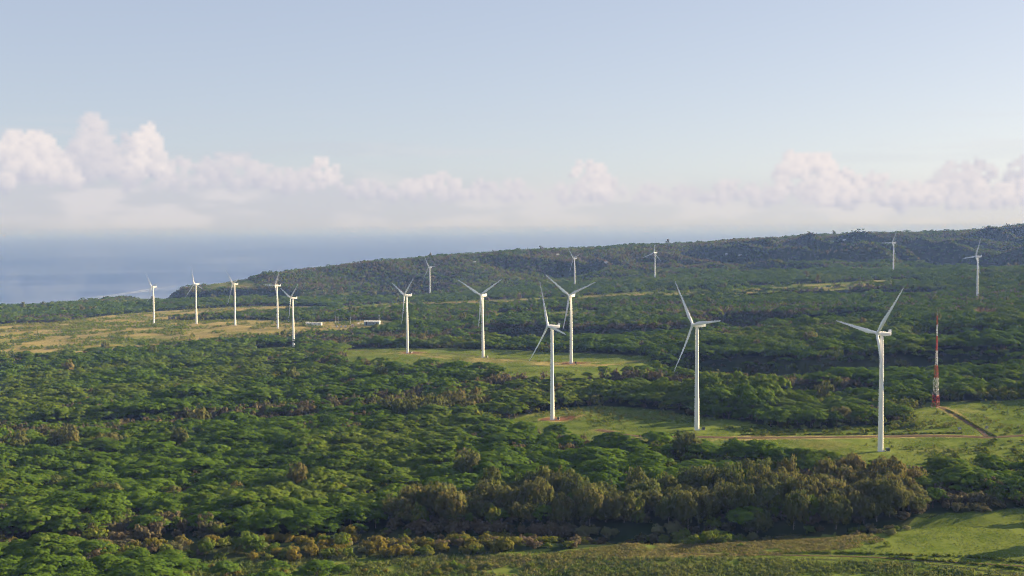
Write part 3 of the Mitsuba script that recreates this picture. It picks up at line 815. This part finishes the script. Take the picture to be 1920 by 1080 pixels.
def make_kind(kind, bsdf, maker, lods, trunks, bark):
    KINDS[kind] = {}
    for lod, (n, args) in enumerate(lods):
        KINDS[kind][lod] = []
        for v in range(n):
            g = f'shape_{kind}_crown_{lod}_{v}'
            scene[g] = {'type': 'shapegroup', 'crown': leaf_shape(maker(1000 * lod + 17 * v + len(kind), *args), bsdf)}
            KINDS[kind][lod].append(g)
    KINDS[kind]['trunk'] = []
    for v, a in enumerate(trunks):
        g = f'shape_{kind}_trunk_{v}'
        scene[g] = {'type': 'shapegroup', 'trunk': mikit.ply(trunk_mesh(50 + v, *a), bark, smooth=True)}
        KINDS[kind]['trunk'].append(g)


# crowns for five distances (nearer than 800, 1250, 2500, 4000 m, and beyond): (variants, (clumps, leaves per clump, leaf size, ...))
make_kind('umbrella_tree', 'leaf_umbrella', umbrella_crown, [(6, (84, 38, .054)), (6, (60, 26, .066)), (5, (30, 15, .105)), (4, (14, 9, .165)), (3, (10, 7, .21))], [(.32, .62, .82, .032), (.28, .7, .8, .036, 6)], 'bark')
make_kind('eucalyptus_tree', 'leaf_euc', round_crown, [(6, (100, 34, .050, .14)), (4, (70, 26, .062, .14)), (3, (36, 16, .09, .14)), (2, (14, 8, .16, .3)), (2, (9, 6, .22, .3))], [(.2, .55, .8, .03, 6, 2), (.16, .6, .82, .034, 7, 2)], 'bark_pale')
make_kind('scrub_tree', 'leaf_scrub', round_crown, [(4, (40, 26, .080, .12, 1, .2)), (3, (30, 18, .095, .12, 1, .2)), (3, (18, 11, .14, .12, 1, .2)), (3, (9, 7, .24, .1, 1, .2)), (3, (6, 6, .30, .1, 1, .2))], [(.2, .6, .85, .03, 6, 2)], 'bark')
make_kind('broadleaf_tree', 'leaf_broad', round_crown, [(4, (40, 26, .078, .1)), (3, (26, 18, .10, .1)), (3, (18, 11, .145, .1)), (2, (9, 7, .24, .1)), (1, (6, 6, .30, .1))], [(.15, .5, .8, .03, 5)], 'bark')
make_kind('golden_tree', 'leaf_gold', round_crown, [(4, (44, 28, .075, .1)), (2, (30, 18, .095, .1)), (2, (18, 11, .14, .1)), (1, (9, 7, .24, .1)), (1, (6, 6, .30, .1))], [(.15, .5, .8, .03, 5)], 'bark')
make_kind('pale_shrub', 'leaf_pale', round_crown, [(3, (44, 30, .070, .02)), (2, (30, 18, .095, .02)), (2, (18, 11, .14, .02)), (1, (9, 7, .24, .02)), (1, (6, 6, .30, .02))], [(.15, .5, .8, .03, 5)], 'bark')
make_kind('shrub', 'leaf_broad', round_crown, [(3, (18, 14, .13, .0)), (2, (10, 8, .2, .0)), (1, (6, 6, .28, .0)), (1, (5, 5, .3, .0)), (1, (4, 4, .36, .0))], [(.12, .5, .7, .03, 4)], 'bark')


def belt(pts, w):
    return shapely.LineString(at(*np.array(pts).T)).buffer(w)


# belts and patches of other trees in the forest, measured where their feet stand
AREAS = [('scrub_tree', belt([(-80, 818), (120, 815), (250, 806), (400, 797), (560, 790), (700, 772), (800, 752), (860, 738)], 50), .75), ('scrub_tree', belt([(850, 742), (1000, 738), (1230, 734), (1480, 742), (1560, 752)], 44), .75), ('scrub_tree', belt([(560, 632), (700, 642), (850, 642), (940, 622)], 95), .65),
         ('scrub_tree', belt([(1000, 636), (1200, 634), (1420, 626), (1500, 620)], 70), .65), ('scrub_tree', belt([(640, 604), (760, 590), (960, 590), (1120, 574), (1300, 578), (1500, 584)], 100), .5), ('scrub_tree', belt([(1280, 594), (1400, 604), (1560, 580), (1700, 580), (1900, 594)], 100), .5),
         ('scrub_tree', belt([(-60, 602), (120, 600), (240, 600)], 70), .7), ('scrub_tree', belt([(330, 598), (480, 592), (620, 590)], 60), .7), ('scrub_tree', belt([(1560, 548), (1920, 565)], 130), .5), ('scrub_tree', belt([(0, 690), (160, 672), (330, 652), (480, 640)], 30), .6),
         ('scrub_tree', shapely.Polygon(at(*np.array([(-50, 980), (120, 975), (300, 990), (400, 1010), (320, 1040), (120, 1030), (-50, 1010)]).T)), .45), ('scrub_tree', belt([(770, 1000), (900, 1005), (1050, 1012), (1190, 1012)], 16), .7), ('scrub_tree', belt([(1450, 1000), (1560, 1000), (1700, 985)], 18), .6),
         ('scrub_tree', belt([(1730, 958), (1830, 950), (1960, 940)], 22), .6), ('scrub_tree', belt([(1260, 735), (1330, 728), (1440, 735), (1500, 745)], 28), .6),
         ('eucalyptus_tree', shapely.Polygon(at(*np.array([(700, 960), (760, 996), (900, 1000), (1080, 1000), (1230, 1010), (1350, 1010), (1500, 996), (1640, 990), (1715, 970), (1725, 925), (1620, 910), (1480, 915), (1300, 925), (1100, 950), (900, 945)]).T)).buffer(0), .85),
         ('eucalyptus_tree', belt([(760, 790), (840, 770), (880, 775)], 35), .7), ('eucalyptus_tree', belt([(40, 850), (250, 845), (420, 828)], 18), .3), ('broadleaf_tree', shapely.Polygon(at(*np.array([(1070, 850), (1200, 868), (1330, 872), (1450, 880), (1490, 905), (1330, 915), (1200, 900), (1080, 880)]).T)).buffer(0), .8),
         ('broadleaf_tree', belt([(640, 790), (720, 775), (780, 770)], 25), .5), ('broadleaf_tree', belt([(1260, 1008), (1330, 1010), (1380, 1008)], 9), .9), ('broadleaf_tree', belt([(1740, 915), (1850, 905), (1980, 890)], 26), .6), ('golden_tree', belt([(-60, 1030), (250, 1042), (480, 1035), (700, 1042), (830, 1030), (960, 1035)], 13), .75),
         ('golden_tree', belt([(620, 1005), (760, 1015), (900, 1022)], 14), .5), ('golden_tree', belt([(1830, 770), (1900, 765), (1960, 760)], 25), .4)]
_kept_open = shapely.Polygon(at(*np.array([(600, 1046), (1480, 1038), (1480, 1068), (600, 1072)]).T)).buffer(0) | shapely.Polygon(at(*np.array([(1030, 1026), (1285, 1008), (1285, 1030), (1030, 1054)]).T)).buffer(0) | shapely.Polygon(at(*np.array([(1480, 1036), (2060, 1030), (2060, 1110), (1920, 1090), (1480, 1064)]).T)).buffer(0)
OPEN = shapely.union_all([_kept_open] + [p for p, _ in FIELD.values()])
GOLD = shapely.Polygon(at(*np.array([(-60, 1012), (200, 1024), (420, 1014), (700, 1018), (960, 1018), (965, 1042), (700, 1052), (300, 1058), (-60, 1048)]).T)).buffer(0)
PALE = belt([(1085, 1010), (1215, 1008), (1265, 1008)], 7)
FRONT = shapely.Polygon(at(*np.array([(690, 998), (760, 1004), (900, 1008), (1080, 1010), (1230, 1016), (1350, 1016), (1500, 1004), (1640, 998), (1690, 990), (1690, 1004), (1560, 1012), (1280, 1022), (1040, 1042), (690, 1040)]).T)).buffer(0)
OPEN = shapely.union_all([OPEN, GOLD, PALE, FRONT])
STRIPS = shapely.union_all([p.buffer(-15) for k, (p, _) in FIELD.items() if k.startswith('strip')])
CLEAR = shapely.union_all([OPEN, BRUSH] + [shapely.LineString(l).buffer(w * 1.2) for l, w in ROADS] + [shapely.Point(t[0], t[1]).buffer(17) for t in TURBINES] + [shapely.Point(mx, my).buffer(22)])
shapely.prepare(CLEAR)


def jitter(x0, x1, y0, y1, s, r):
    gx, gy = np.meshgrid(np.arange(x0, x1, s), np.arange(y0, y1, s * .9))
    gx = gx + (np.arange(gx.shape[0]) % 2)[:, None] * s / 2
    return (gx + r.uniform(-.42, .42, gx.shape) * s).ravel(), (gy + r.uniform(-.42, .42, gx.shape) * s).ravel()


def in_view(x, y, margin=1.09):
    return (y > 430) & (np.abs(x) < y * 960 / FOCAL * margin + 75)


plants = {k: [] for k in KINDS}      # kind -> rows x, y, width, height, spin


def put(kind, x, y, w, h):
    plants[kind].append(np.column_stack([x, y, w, h, rng.uniform(0, 360, len(x))]))


# the forest: one jittered grid per distance, finer trees filling the gaps
for y0, y1, s in ((430, 1500, 13.8), (1500, 2600, 14.4), (2600, 4000, 16.0), (4000, 6900, 17.0)):
    X, Y = jitter(-y1 * .53 - 60, y1 * .53 + 60, y0, y1, s, rng)
    ok = in_view(X, Y)
    X, Y = X[ok], Y[ok]
    ok = (~shapely.contains_xy(CLEAR, X, Y) | (shapely.contains_xy(STRIPS, X, Y) & (rng.random(len(X)) < .09))) & (ground(X, Y) > 2.5)
    X, Y = X[ok], Y[ok]
    kind = np.full(len(X), 'umbrella_tree', object)
    wob = (meshkit.fbm(np.stack([X / 40, Y / 40, X * 0], -1), 2, 70) - .5) * 30
    n3 = meshkit.fbm(np.stack([X / 170, Y / 170, X * 0 + 2], -1), 3, 71)
    pick = rng.random(len(X))
    kind[(n3 > .63) & (pick < .4)] = 'scrub_tree'
    kind[(n3 < .41) & (pick < .45)] = 'broadleaf_tree'
    kind[(pick > .958) & (pick < .97)] = 'scrub_tree'
    kind[pick > .97] = 'broadleaf_tree'
    kind[(pick > .994)] = 'eucalyptus_tree'
    hill = smoothstep_np(4000, 4500, Y)
    kind[rng.random(len(X)) < hill * np.where(n3 > .47, .85, .45)] = 'scrub_tree'
    kind[rng.random(len(X)) < hill * .12] = 'broadleaf_tree'
    floor = np.zeros(len(X), bool)
    for line, dep, near, far in GULCH:
        sd, tp = polyline_field(X, Y, line)
        floor |= (tp > .3) & (dep > 14) & (sd < far * .35) & (sd > -near * .55)
    kind[floor] = np.where(rng.random(int(floor.sum())) < .5, 'scrub_tree', 'broadleaf_tree')
    bare = np.zeros(len(X), bool) & (meshkit.fbm(np.stack([X / 110, Y / 150, X * 0 + 6], -1), 3, 72) > .57) & (hill > .5) & (rng.random(len(X)) < .8)
    p2 = rng.random(len(X))
    for nm, poly, dens in AREAS:
        m = shapely.contains_xy(poly, X + wob * .3, Y + wob) & (p2 < dens)
        kind[m] = nm
    swap = (kind == 'eucalyptus_tree') & (rng.random(len(X)) < .30)
    tall_mix = swap
    kind[swap] = 'broadleaf_tree'
    for nm in KINDS:
        m = (kind == nm) & ~bare
        n = int(m.sum())
        if not n:
            continue
        g = s / 15.0
        if nm == 'umbrella_tree':
            w = rng.lognormal(math.log(11.3), .24, n) * np.where(Y[m] > 4000, .8, 1)
            big = rng.random(n) < .30
            w = np.where(big, w * 1.35, w)
            h = 6.5 + w * .55 + rng.normal(0, 1.8, n)
        elif nm == 'eucalyptus_tree':
            w = rng.uniform(8.5, 14, n)
            h = rng.uniform(14, 29, n)
        elif nm == 'scrub_tree':
            w = rng.uniform(5, 9.5, n) * g ** .5 * np.where(Y[m] > 4000, .8, 1)
            h = rng.uniform(8, 14.5, n) * np.where(Y[m] > 4000, .72, 1)
            lowland = floor[m]
            w, h = np.where(lowland, w * .7, w), np.where(lowland, h * .55, h)
        elif nm == 'broadleaf_tree':
            w = rng.uniform(6, 10.0, n) * g ** .5
            h = rng.uniform(8, 12, n) * np.where(tall_mix[m], 1.5, 1)
        else:
            w = rng.uniform(3.5, 5.5, n)
            h = rng.uniform(6, 9, n)
        put(nm, X[m], Y[m], w, h)
# second storey between the crowns
for y0, y1, s in ((430, 1500, 9.0), (1500, 2600, 11.0), (2600, 4000, 12.0)):
    X, Y = jitter(-y1 * .53 - 60, y1 * .53 + 60, y0, y1, s, rng)
    ok = in_view(X, Y) & (rng.random(len(X)) < (.5 if y0 < 1500 else .9))
    X, Y = X[ok], Y[ok]
    ok = ~shapely.contains_xy(CLEAR, X, Y)
    X, Y = X[ok], Y[ok]
    inb, floor = np.zeros(len(X), bool), np.zeros(len(X), bool)
    for line, dep, near, far in GULCH:
        sd, tp = polyline_field(X, Y, line)
        floor |= (tp > .15) & (dep > 14) & (sd < far * .9) & (sd > -near * .6)
    if y0 >= 1500:
        keep = floor | ((rng.random(len(X)) < .45) & (Y < 2600))
        X, Y, floor, inb = X[keep], Y[keep], floor[keep], inb[keep]
    for nm, poly, dens in AREAS:
        if nm in ('scrub_tree', 'eucalyptus_tree'):
            inb |= shapely.contains_xy(poly, X, Y)
    inb |= floor & (rng.random(len(X)) < .4)
    q = rng.random(len(X))
    for nm, m in (('scrub_tree', inb | (q < .1)), ('broadleaf_tree', ~inb & (q >= .1) & (q < .5))):
        n = int(m.sum())
        put(nm, X[m], Y[m], rng.uniform(3, 5.5, n), rng.uniform(4.5, 8, n))

# shrubs on the open ground
for nm, (poly, dry) in FIELD.items():
    x0, y0, x1, y1 = poly.bounds
    s = {'pasture': 9.0, 'meadow': 14.0, 'terrace': 16.0, 'dry_flat': 9.0, 'dry_bank': 11.0}.get(nm, 14.0)
    X, Y = jitter(x0, x1, y0, y1, s, rng)
    ok = shapely.contains_xy(poly, X, Y) & in_view(X, Y)
    X, Y = X[ok], Y[ok]
    n4 = meshkit.fbm(np.stack([X / 45, Y / 45, X * 0 + 4], -1), 3, 77)
    thr = {'pasture': .60, 'meadow': .74, 'terrace': .70, 'dry_flat': .52, 'dry_bank': .54}.get(nm, .56)
    ok = n4 > thr
    X, Y = X[ok], Y[ok]
    ok = np.ones(len(X), bool)
    for line, w in ROADS:
        ok &= shapely.distance(shapely.LineString(line), shapely.points(X, Y)) > w
    for t in TURBINES:
        ok &= np.hypot(X - t[0], Y - t[1]) > 20
    X, Y = X[ok], Y[ok]
    sz = rng.uniform(1.2, 3.2, len(X)) * (1.7 if nm in ('dry_flat', 'dry_bank') else 1)
    put('shrub', X, Y, sz, sz * rng.uniform(.7, 1.15, len(X)))


def patch(kind, pts, n, w0, w1, hr, seed):
    r = np.random.default_rng(seed)
    poly = shapely.Polygon(at(*np.array(pts).T)).buffer(0)
    x0, y0, x1, y1 = poly.bounds
    X, Y = r.uniform(x0, x1, 40 * n), r.uniform(y0, y1, 40 * n)
    ok = shapely.contains_xy(poly, X, Y)
    X, Y = X[ok][:n], Y[ok][:n]
    for line, w in ROADS:
        ok = shapely.distance(shapely.LineString(line), shapely.points(X, Y)) > w
        X, Y = X[ok], Y[ok]
    w = r.uniform(w0, w1, len(X))
    put(kind, X, Y, w, w * r.uniform(hr * .8, hr * 1.2, len(X)))


patch('shrub', [(1690, 806), (1725, 790), (1800, 792), (1790, 803), (1700, 812)], 60, 1.2, 3.0, 1.0, 1)
patch('shrub', [(1420, 800), (1560, 802), (1690, 800), (1700, 812), (1440, 814)], 70, 1.5, 4.0, 1.0, 2)
patch('broadleaf_tree', [(1660, 800), (1716, 784), (1722, 794), (1715, 806), (1670, 808)], 34, 2.5, 5.0, 1.2, 3)
patch('broadleaf_tree', [(1790, 835), (1920, 825), (2040, 815), (2040, 885), (1920, 882), (1760, 895), (1740, 870)], 85, 1.8, 4.2, 1.1, 4)
patch('shrub', [(1760, 850), (1920, 828), (2040, 820), (2040, 885), (1920, 882), (1760, 895)], 120, 1.5, 3.0, 1.0, 5)
patch('shrub', [(1130, 790), (1230, 790), (1240, 803), (1140, 806)], 16, 1.2, 2.6, .8, 6)
patch('shrub', [(1360, 800), (1430, 804), (1440, 820), (1360, 815)], 30, 1.5, 3.5, .9, 7)
patch('shrub', [(1768, 768), (1775, 768), (1868, 822), (1860, 822)], 150, 1.2, 2.4, .9, 8)
patch('pale_shrub', [(1085, 1004), (1215, 1002), (1270, 1003), (1268, 1012), (1210, 1013), (1085, 1015)], 13, 4.0, 5.8, 1.3, 9)
_gold = [(-60, 1016), (200, 1028), (420, 1018), (700, 1022), (955, 1020), (960, 1040), (700, 1050), (300, 1056), (-60, 1046)]
patch('golden_tree', _gold, 95, 3.2, 5.6, 1.35, 21)
patch('broadleaf_tree', _gold, 40, 3.5, 6.5, 1.15, 22)
patch('scrub_tree', [(-60, 1016), (200, 1028), (400, 1020), (400, 1050), (-60, 1046)], 45, 3.0, 5.5, 1.2, 23)
patch('pale_shrub', _gold, 14, 3.0, 4.6, 1.2, 24)
patch('scrub_tree', [(760, 992), (900, 996), (1080, 1004), (1080, 1012), (900, 1008), (760, 1004)], 45, 3.5, 6.0, 1.5, 25)
_front = [(700, 1002), (900, 1011), (1080, 1013), (1230, 1018), (1350, 1018), (1500, 1006), (1680, 994), (1680, 1000), (1500, 1012), (1280, 1020), (1060, 1034), (700, 1034)]
patch('scrub_tree', _front, 70, 2.5, 4.6, 1.3, 31)
patch('broadleaf_tree', _front, 60, 2.5, 4.8, 1.2, 32)
patch('broadleaf_tree', [(1250, 1014), (1400, 1014), (1400, 1022), (1250, 1024)], 9, 6, 9, 1.35, 33)
patch('golden_tree', [(640, 1010), (960, 1016), (960, 1036), (640, 1040)], 26, 3.4, 5.6, 1.4, 34)
patch('pale_shrub', [(1360, 1012), (1420, 1008), (1450, 1012), (1380, 1020)], 5, 3.5, 5.0, 1.4, 10)
for ln, nn_ in (([(1390, 818), (1500, 817.5), (1620, 816), (1720, 815), (1805, 814)], 260), ([(1773, 768), (1797, 780), (1823, 795), (1846, 809), (1868, 822)], 190), ([(1450, 1040), (1640, 1041), (1800, 1049), (1920, 1058), (2000, 1064)], 150), ([(1660, 1050), (1800, 1059), (1920, 1071), (2000, 1078)], 110)):
    ln = shapely.LineString(at(*np.array(ln).T))
    tt = np.random.default_rng(nn_).random(nn_) * ln.length
    pp = np.array([ln.interpolate(t).coords[0] for t in tt])
    ww = np.random.default_rng(nn_ + 1).uniform(.9, 1.7, nn_)
    put('shrub', pp[:, 0], pp[:, 1] + np.random.default_rng(nn_ + 2).normal(0, .4, nn_), ww, ww * 1.1)
patch('broadleaf_tree', [(330, 1062), (1000, 1060), (1020, 1200), (330, 1200)], 70, 1.8, 4.2, 1.15, 41)
patch('golden_tree', [(330, 1060), (900, 1058), (900, 1120), (330, 1120)], 26, 2.0, 3.8, 1.2, 42)
patch('umbrella_tree', [(420, 1080), (760, 1085), (760, 1220), (420, 1220)], 9, 6, 10, 1.1, 43)
patch('pale_shrub', [(640, 990), (680, 985), (690, 1000), (650, 1010)], 3, 4.0, 5.5, 1.2, 11)
patch('pale_shrub', [(1660, 1000), (1700, 995), (1705, 1003), (1660, 1008)], 3, 3.2, 4.2, 1.2, 12)
patch('umbrella_tree', [(1250, 762), (1290, 772), (1340, 783), (1425, 791), (1460, 760), (1330, 750)], 50, 13, 17, 1.95, 15)
patch('umbrella_tree', [(1110, 752), (1200, 758), (1255, 763), (1290, 758), (1200, 745), (1110, 742)], 26, 11, 15, 1.6, 16)
patch('umbrella_tree', [(-40, 1060), (330, 1062), (330, 1250), (-60, 1250)], 18, 9, 13, 1.25, 13)
patch('umbrella_tree', [(330, 1068), (500, 1072), (620, 1080), (600, 1200), (330, 1200)], 9, 8, 12, 1.2, 14)


def single(kind, px, py, w, h):
    x, y = at(px, py)
    put(kind, np.array([x]), np.array([y]), np.array([w]), np.array([h]))
    return kind, round(float(x), 3), round(float(y), 3)


SPECIAL = {}
for px, py, w, h in ((1962, 972, 11, 17), (1975, 977, 9, 14), (1990, 1018, 8, 22), (2035, 1012, 10, 22)):
    single('umbrella_tree', px, py, w, h)
for kind, px, py, w, h, lab in (('eucalyptus_tree', 182, 955, 13, 20, 'olive spreading eucalyptus with pale bare limbs standing out of the dark forest'), ('eucalyptus_tree', 218, 957, 12, 20, 'olive eucalyptus right beside the spreading pale-limbed one in the dark forest'), ('eucalyptus_tree', 108, 930, 11, 17, 'brown eucalyptus with pale trunks, alone in the lower left forest'),
                                ('eucalyptus_tree', 440, 945, 7, 17, 'slim brown-tipped eucalyptus alone in the middle of the lower left forest'), ('broadleaf_tree', 460, 1040, 11, 14, 'round green tree behind the golden bushes near the bottom edge'), ('golden_tree', 945, 1034, 6, 9, 'rightmost golden bushy tree in front of the brown woodland')):
    SPECIAL[single(kind, px, py, w, h)] = lab

DEPTHS = [('at the valley bottom', 'foreground', 720), ('in the near forest front', 'near forest front', 860), ('at the back of the near forest', 'near forest back', 1150), ('in the forest beside the terrace', 'middle forest', 1900), ('in the far forest', 'far forest', 1e9)]
SIDES = [('on the left', 'left', -.19), ('left of the middle', 'left middle', -.03), ('right of the middle', 'right middle', .17), ('on the right', 'right', 9)]


def zone(x, y):
    dp = next(q for q in DEPTHS if y < q[2])
    sd = next(q for q in SIDES if x / y < q[2])
    return f'{dp[0]}, {sd[0]}', f'{dp[1]}, {sd[1]}'


LOOK = {'umbrella_tree': ('dark green flat-topped umbrella tree', 'tree'), 'eucalyptus_tree': ('tall olive-brown eucalyptus tree', 'tree'), 'scrub_tree': ('small grey-brown dry tree', 'tree'), 'broadleaf_tree': ('rounded yellow-green leafy tree', 'tree'), 'golden_tree': ('small bushy golden-green tree', 'tree'),
        'pale_shrub': ('rounded pale grey-green shrub', 'shrub'), 'shrub': ('low green shrub', 'shrub')}
MASS = {'umbrella_tree': ('forest', 'dense dark green canopy of umbrella trees covering the hills', 'forest'), 'eucalyptus_tree': ('eucalyptus_wood', 'scattered brown eucalyptus crowns in the forest beyond the nearest ones', 'woodland'), 'scrub_tree': ('dry_scrub', 'grey-brown dry woodland in belts and on the far hills', 'woodland'),
        'broadleaf_tree': ('green_thicket', 'yellow-green thicket trees filling gaps in the forest', 'thicket'), 'golden_tree': ('golden_thicket', 'golden bushes in the rear of the forest', 'thicket'), 'pale_shrub': ('pale_thicket', 'pale shrubs beyond the nearest ones', 'thicket'), 'shrub': ('brush', 'low brush dotted over the distant dry fields', 'brush')}


def placed(x, y, z, w, h, spin):
    c, s = math.cos(math.radians(spin)), math.sin(math.radians(spin))
    return T(np.array([[c * w, -s * w, 0, x], [s * w, c * w, 0, y], [0, 0, h, z], [0, 0, 0, 1.0]]))


for kind, lst in plants.items():
    if not lst:
        continue
    P = np.vstack(lst)
    Z = ground(P[:, 0], P[:, 1]) - .15
    far_off, hidden = np.hypot(P[:, 0], P[:, 1]) > 2500, np.zeros(len(P), bool)
    for f in np.linspace(.35, .985, 60):                           # the far side of the hills is left bare
        q = P[far_off]
        hidden[far_off] |= ground(q[:, 0] * f, q[:, 1] * f) > CAM_Z + (Z[far_off] + q[:, 3] + 18 - CAM_Z) * f
    P, Z = P[~hidden], Z[~hidden]
    d = np.hypot(P[:, 0], P[:, 1])
    frame_ = (np.abs(P[:, 0]) < P[:, 1] * 960 / FOCAL * .99) & ((CAM_Z - Z - P[:, 3]) / d < .315)
    score = np.where(frame_, P[:, 2] * P[:, 3] / d ** 2, 0)
    spec = np.array([(kind, round(float(a), 3), round(float(b), 3)) in SPECIAL for a, b in P[:, :2]])
    score[spec] = 1e9
    order = np.argsort(-score)
    cap = 290
    own = set(order[:cap][score[order[:cap]] > 0].tolist())
    name_m, lab_m, cat_m = MASS[kind]
    nm = 0
    r = np.random.default_rng(len(kind))
    var = r.integers(0, 1000, len(P))
    for i in range(len(P)):
        x, y, w, h, spin = P[i]
        lod = int(np.searchsorted((800, 1250, 2500, 4000), d[i]))
        groups = KINDS[kind][lod]
        m = placed(x, y, Z[i], w, h, spin)
        crown = {'type': 'instance', 'to_world': m, 'g': {'type': 'ref', 'id': groups[var[i] % len(groups)]}}
        trunk = {'type': 'instance', 'to_world': m, 'g': {'type': 'ref', 'id': KINDS[kind]['trunk'][var[i] % len(KINDS[kind]['trunk'])]}}
        if i in own:
            k = key_for(kind)
            scene[k + '__crown'] = crown
            scene[k + '__trunk'] = trunk
            if spec[i]:
                labels[k] = {'label': SPECIAL[(kind, round(float(x), 3), round(float(y), 3))], 'category': LOOK[kind][1]}
            else:
                zt, zg = zone(x, y)
                labels[k] = {'label': f'{LOOK[kind][0]} {zt}', 'category': LOOK[kind][1], 'group': f'{LOOK[kind][0]}s, {zg}'}
        else:
            nm += 1
            scene[f'{name_m}__{nm:03d}'] = crown
            if lod < 2 and kind in ('umbrella_tree', 'eucalyptus_tree'):
                nm += 1
                scene[f'{name_m}__{nm:03d}'] = trunk
    if nm:
        labels[name_m] = {'label': lab_m, 'category': cat_m, 'kind': 'stuff'}

# low brush carpet at the bottom of the picture, tall grass in the meadow, grass on the pastures: masses nobody could count
def tuft(seed, n, tall):
    r = np.random.default_rng(seed)
    c = np.stack([r.normal(0, .55, n), r.normal(0, .55, n), r.uniform(.15, 1, n) ** 1.0 * .8], -1)
    nn = np.stack([c[:, 0] * .8, c[:, 1] * .8, np.full(n, .7)], -1)
    nn /= np.linalg.norm(nn, axis=1, keepdims=True)
    return leaves_mesh(c, nn, .34, r, .6 if tall else .45)


scene['leaf_brush'] = leaf_look((0.078, 0.122, 0.034), (0.132, 0.156, 0.050), (0.171, 0.156, 0.070))
scene['leaf_dry_grass'] = leaf_look((.150, .145, .056), (.205, .180, .080), (.130, .150, .050))
scene['leaf_grass'] = leaf_look((0.112, 0.156, 0.032), (0.158, 0.198, 0.045), (0.198, 0.218, 0.059))


def carpet(name, label, catg, bsdf, poly, s, size, hgt, tall, keep, seed, leaves=16):
    r = np.random.default_rng(seed)
    gs = []
    for v in range(3):
        g = f'shape_{name}_{v}'
        scene[g] = {'type': 'shapegroup', 'tuft': leaf_shape(tuft(seed * 10 + v, leaves, tall), bsdf)}
        gs.append(g)
    x0, y0, x1, y1 = poly.bounds
    X, Y = jitter(x0, x1, max(y0, 430), y1, s, r)
    ok = shapely.contains_xy(poly, X, Y) & in_view(X, Y, 1.1)
    X, Y = X[ok], Y[ok]
    n = meshkit.fbm(np.stack([X / 14, Y / 14, X * 0 + seed], -1), 3, 90)
    ok = (n > keep)
    for line, w in ROADS:
        ok &= shapely.distance(shapely.LineString(line), shapely.points(X, Y)) > w * .7
    for t in TURBINES:
        ok &= np.hypot(X - t[0], Y - t[1]) > 12
    X, Y, n = X[ok], Y[ok], n[ok]
    Z = ground(X, Y) - .1
    for i in range(len(X)):
        w = size * r.uniform(.7, 1.4) * (.7 + .9 * (n[i] - .3))
        scene[f'{name}__{i + 1:03d}'] = {'type': 'instance', 'to_world': placed(X[i], Y[i], Z[i], w, hgt * r.uniform(.6, 1.4), r.uniform(0, 360)), 'g': {'type': 'ref', 'id': gs[i % 3]}}
    labels[name] = {'label': label, 'category': catg, 'kind': 'stuff'}


carpet('undergrowth', 'low green undergrowth covering the slope along the bottom edge', 'undergrowth', 'leaf_brush', BRUSH.buffer(-1), 2.6, 1.7, 2.0, True, .30, 1)
carpet('pasture_grass', 'short green grass tufts over the near pasture and terrace', 'grass', 'leaf_grass', shapely.union_all([FIELD['pasture'][0].buffer(-3), FIELD['terrace'][0].buffer(-3)]), 2.8, 1.25, .5, False, .45, 4, 8)
carpet('dry_grass', 'tall brown dry grass on the left part of the bottom meadow', 'grass', 'leaf_dry_grass', _dry_patch.buffer(0), 2.0, 1.3, 1.3, True, .25, 2, 12)
carpet('meadow_grass', 'green tussock grass over the sunlit meadow at the bottom right', 'grass', 'leaf_grass', FIELD['meadow'][0].difference(_dry_patch.buffer(0)), 1.9, 1.0, .40, False, .36, 3, 8)

assert GZ.max() < 345 and EYE[2] < 345
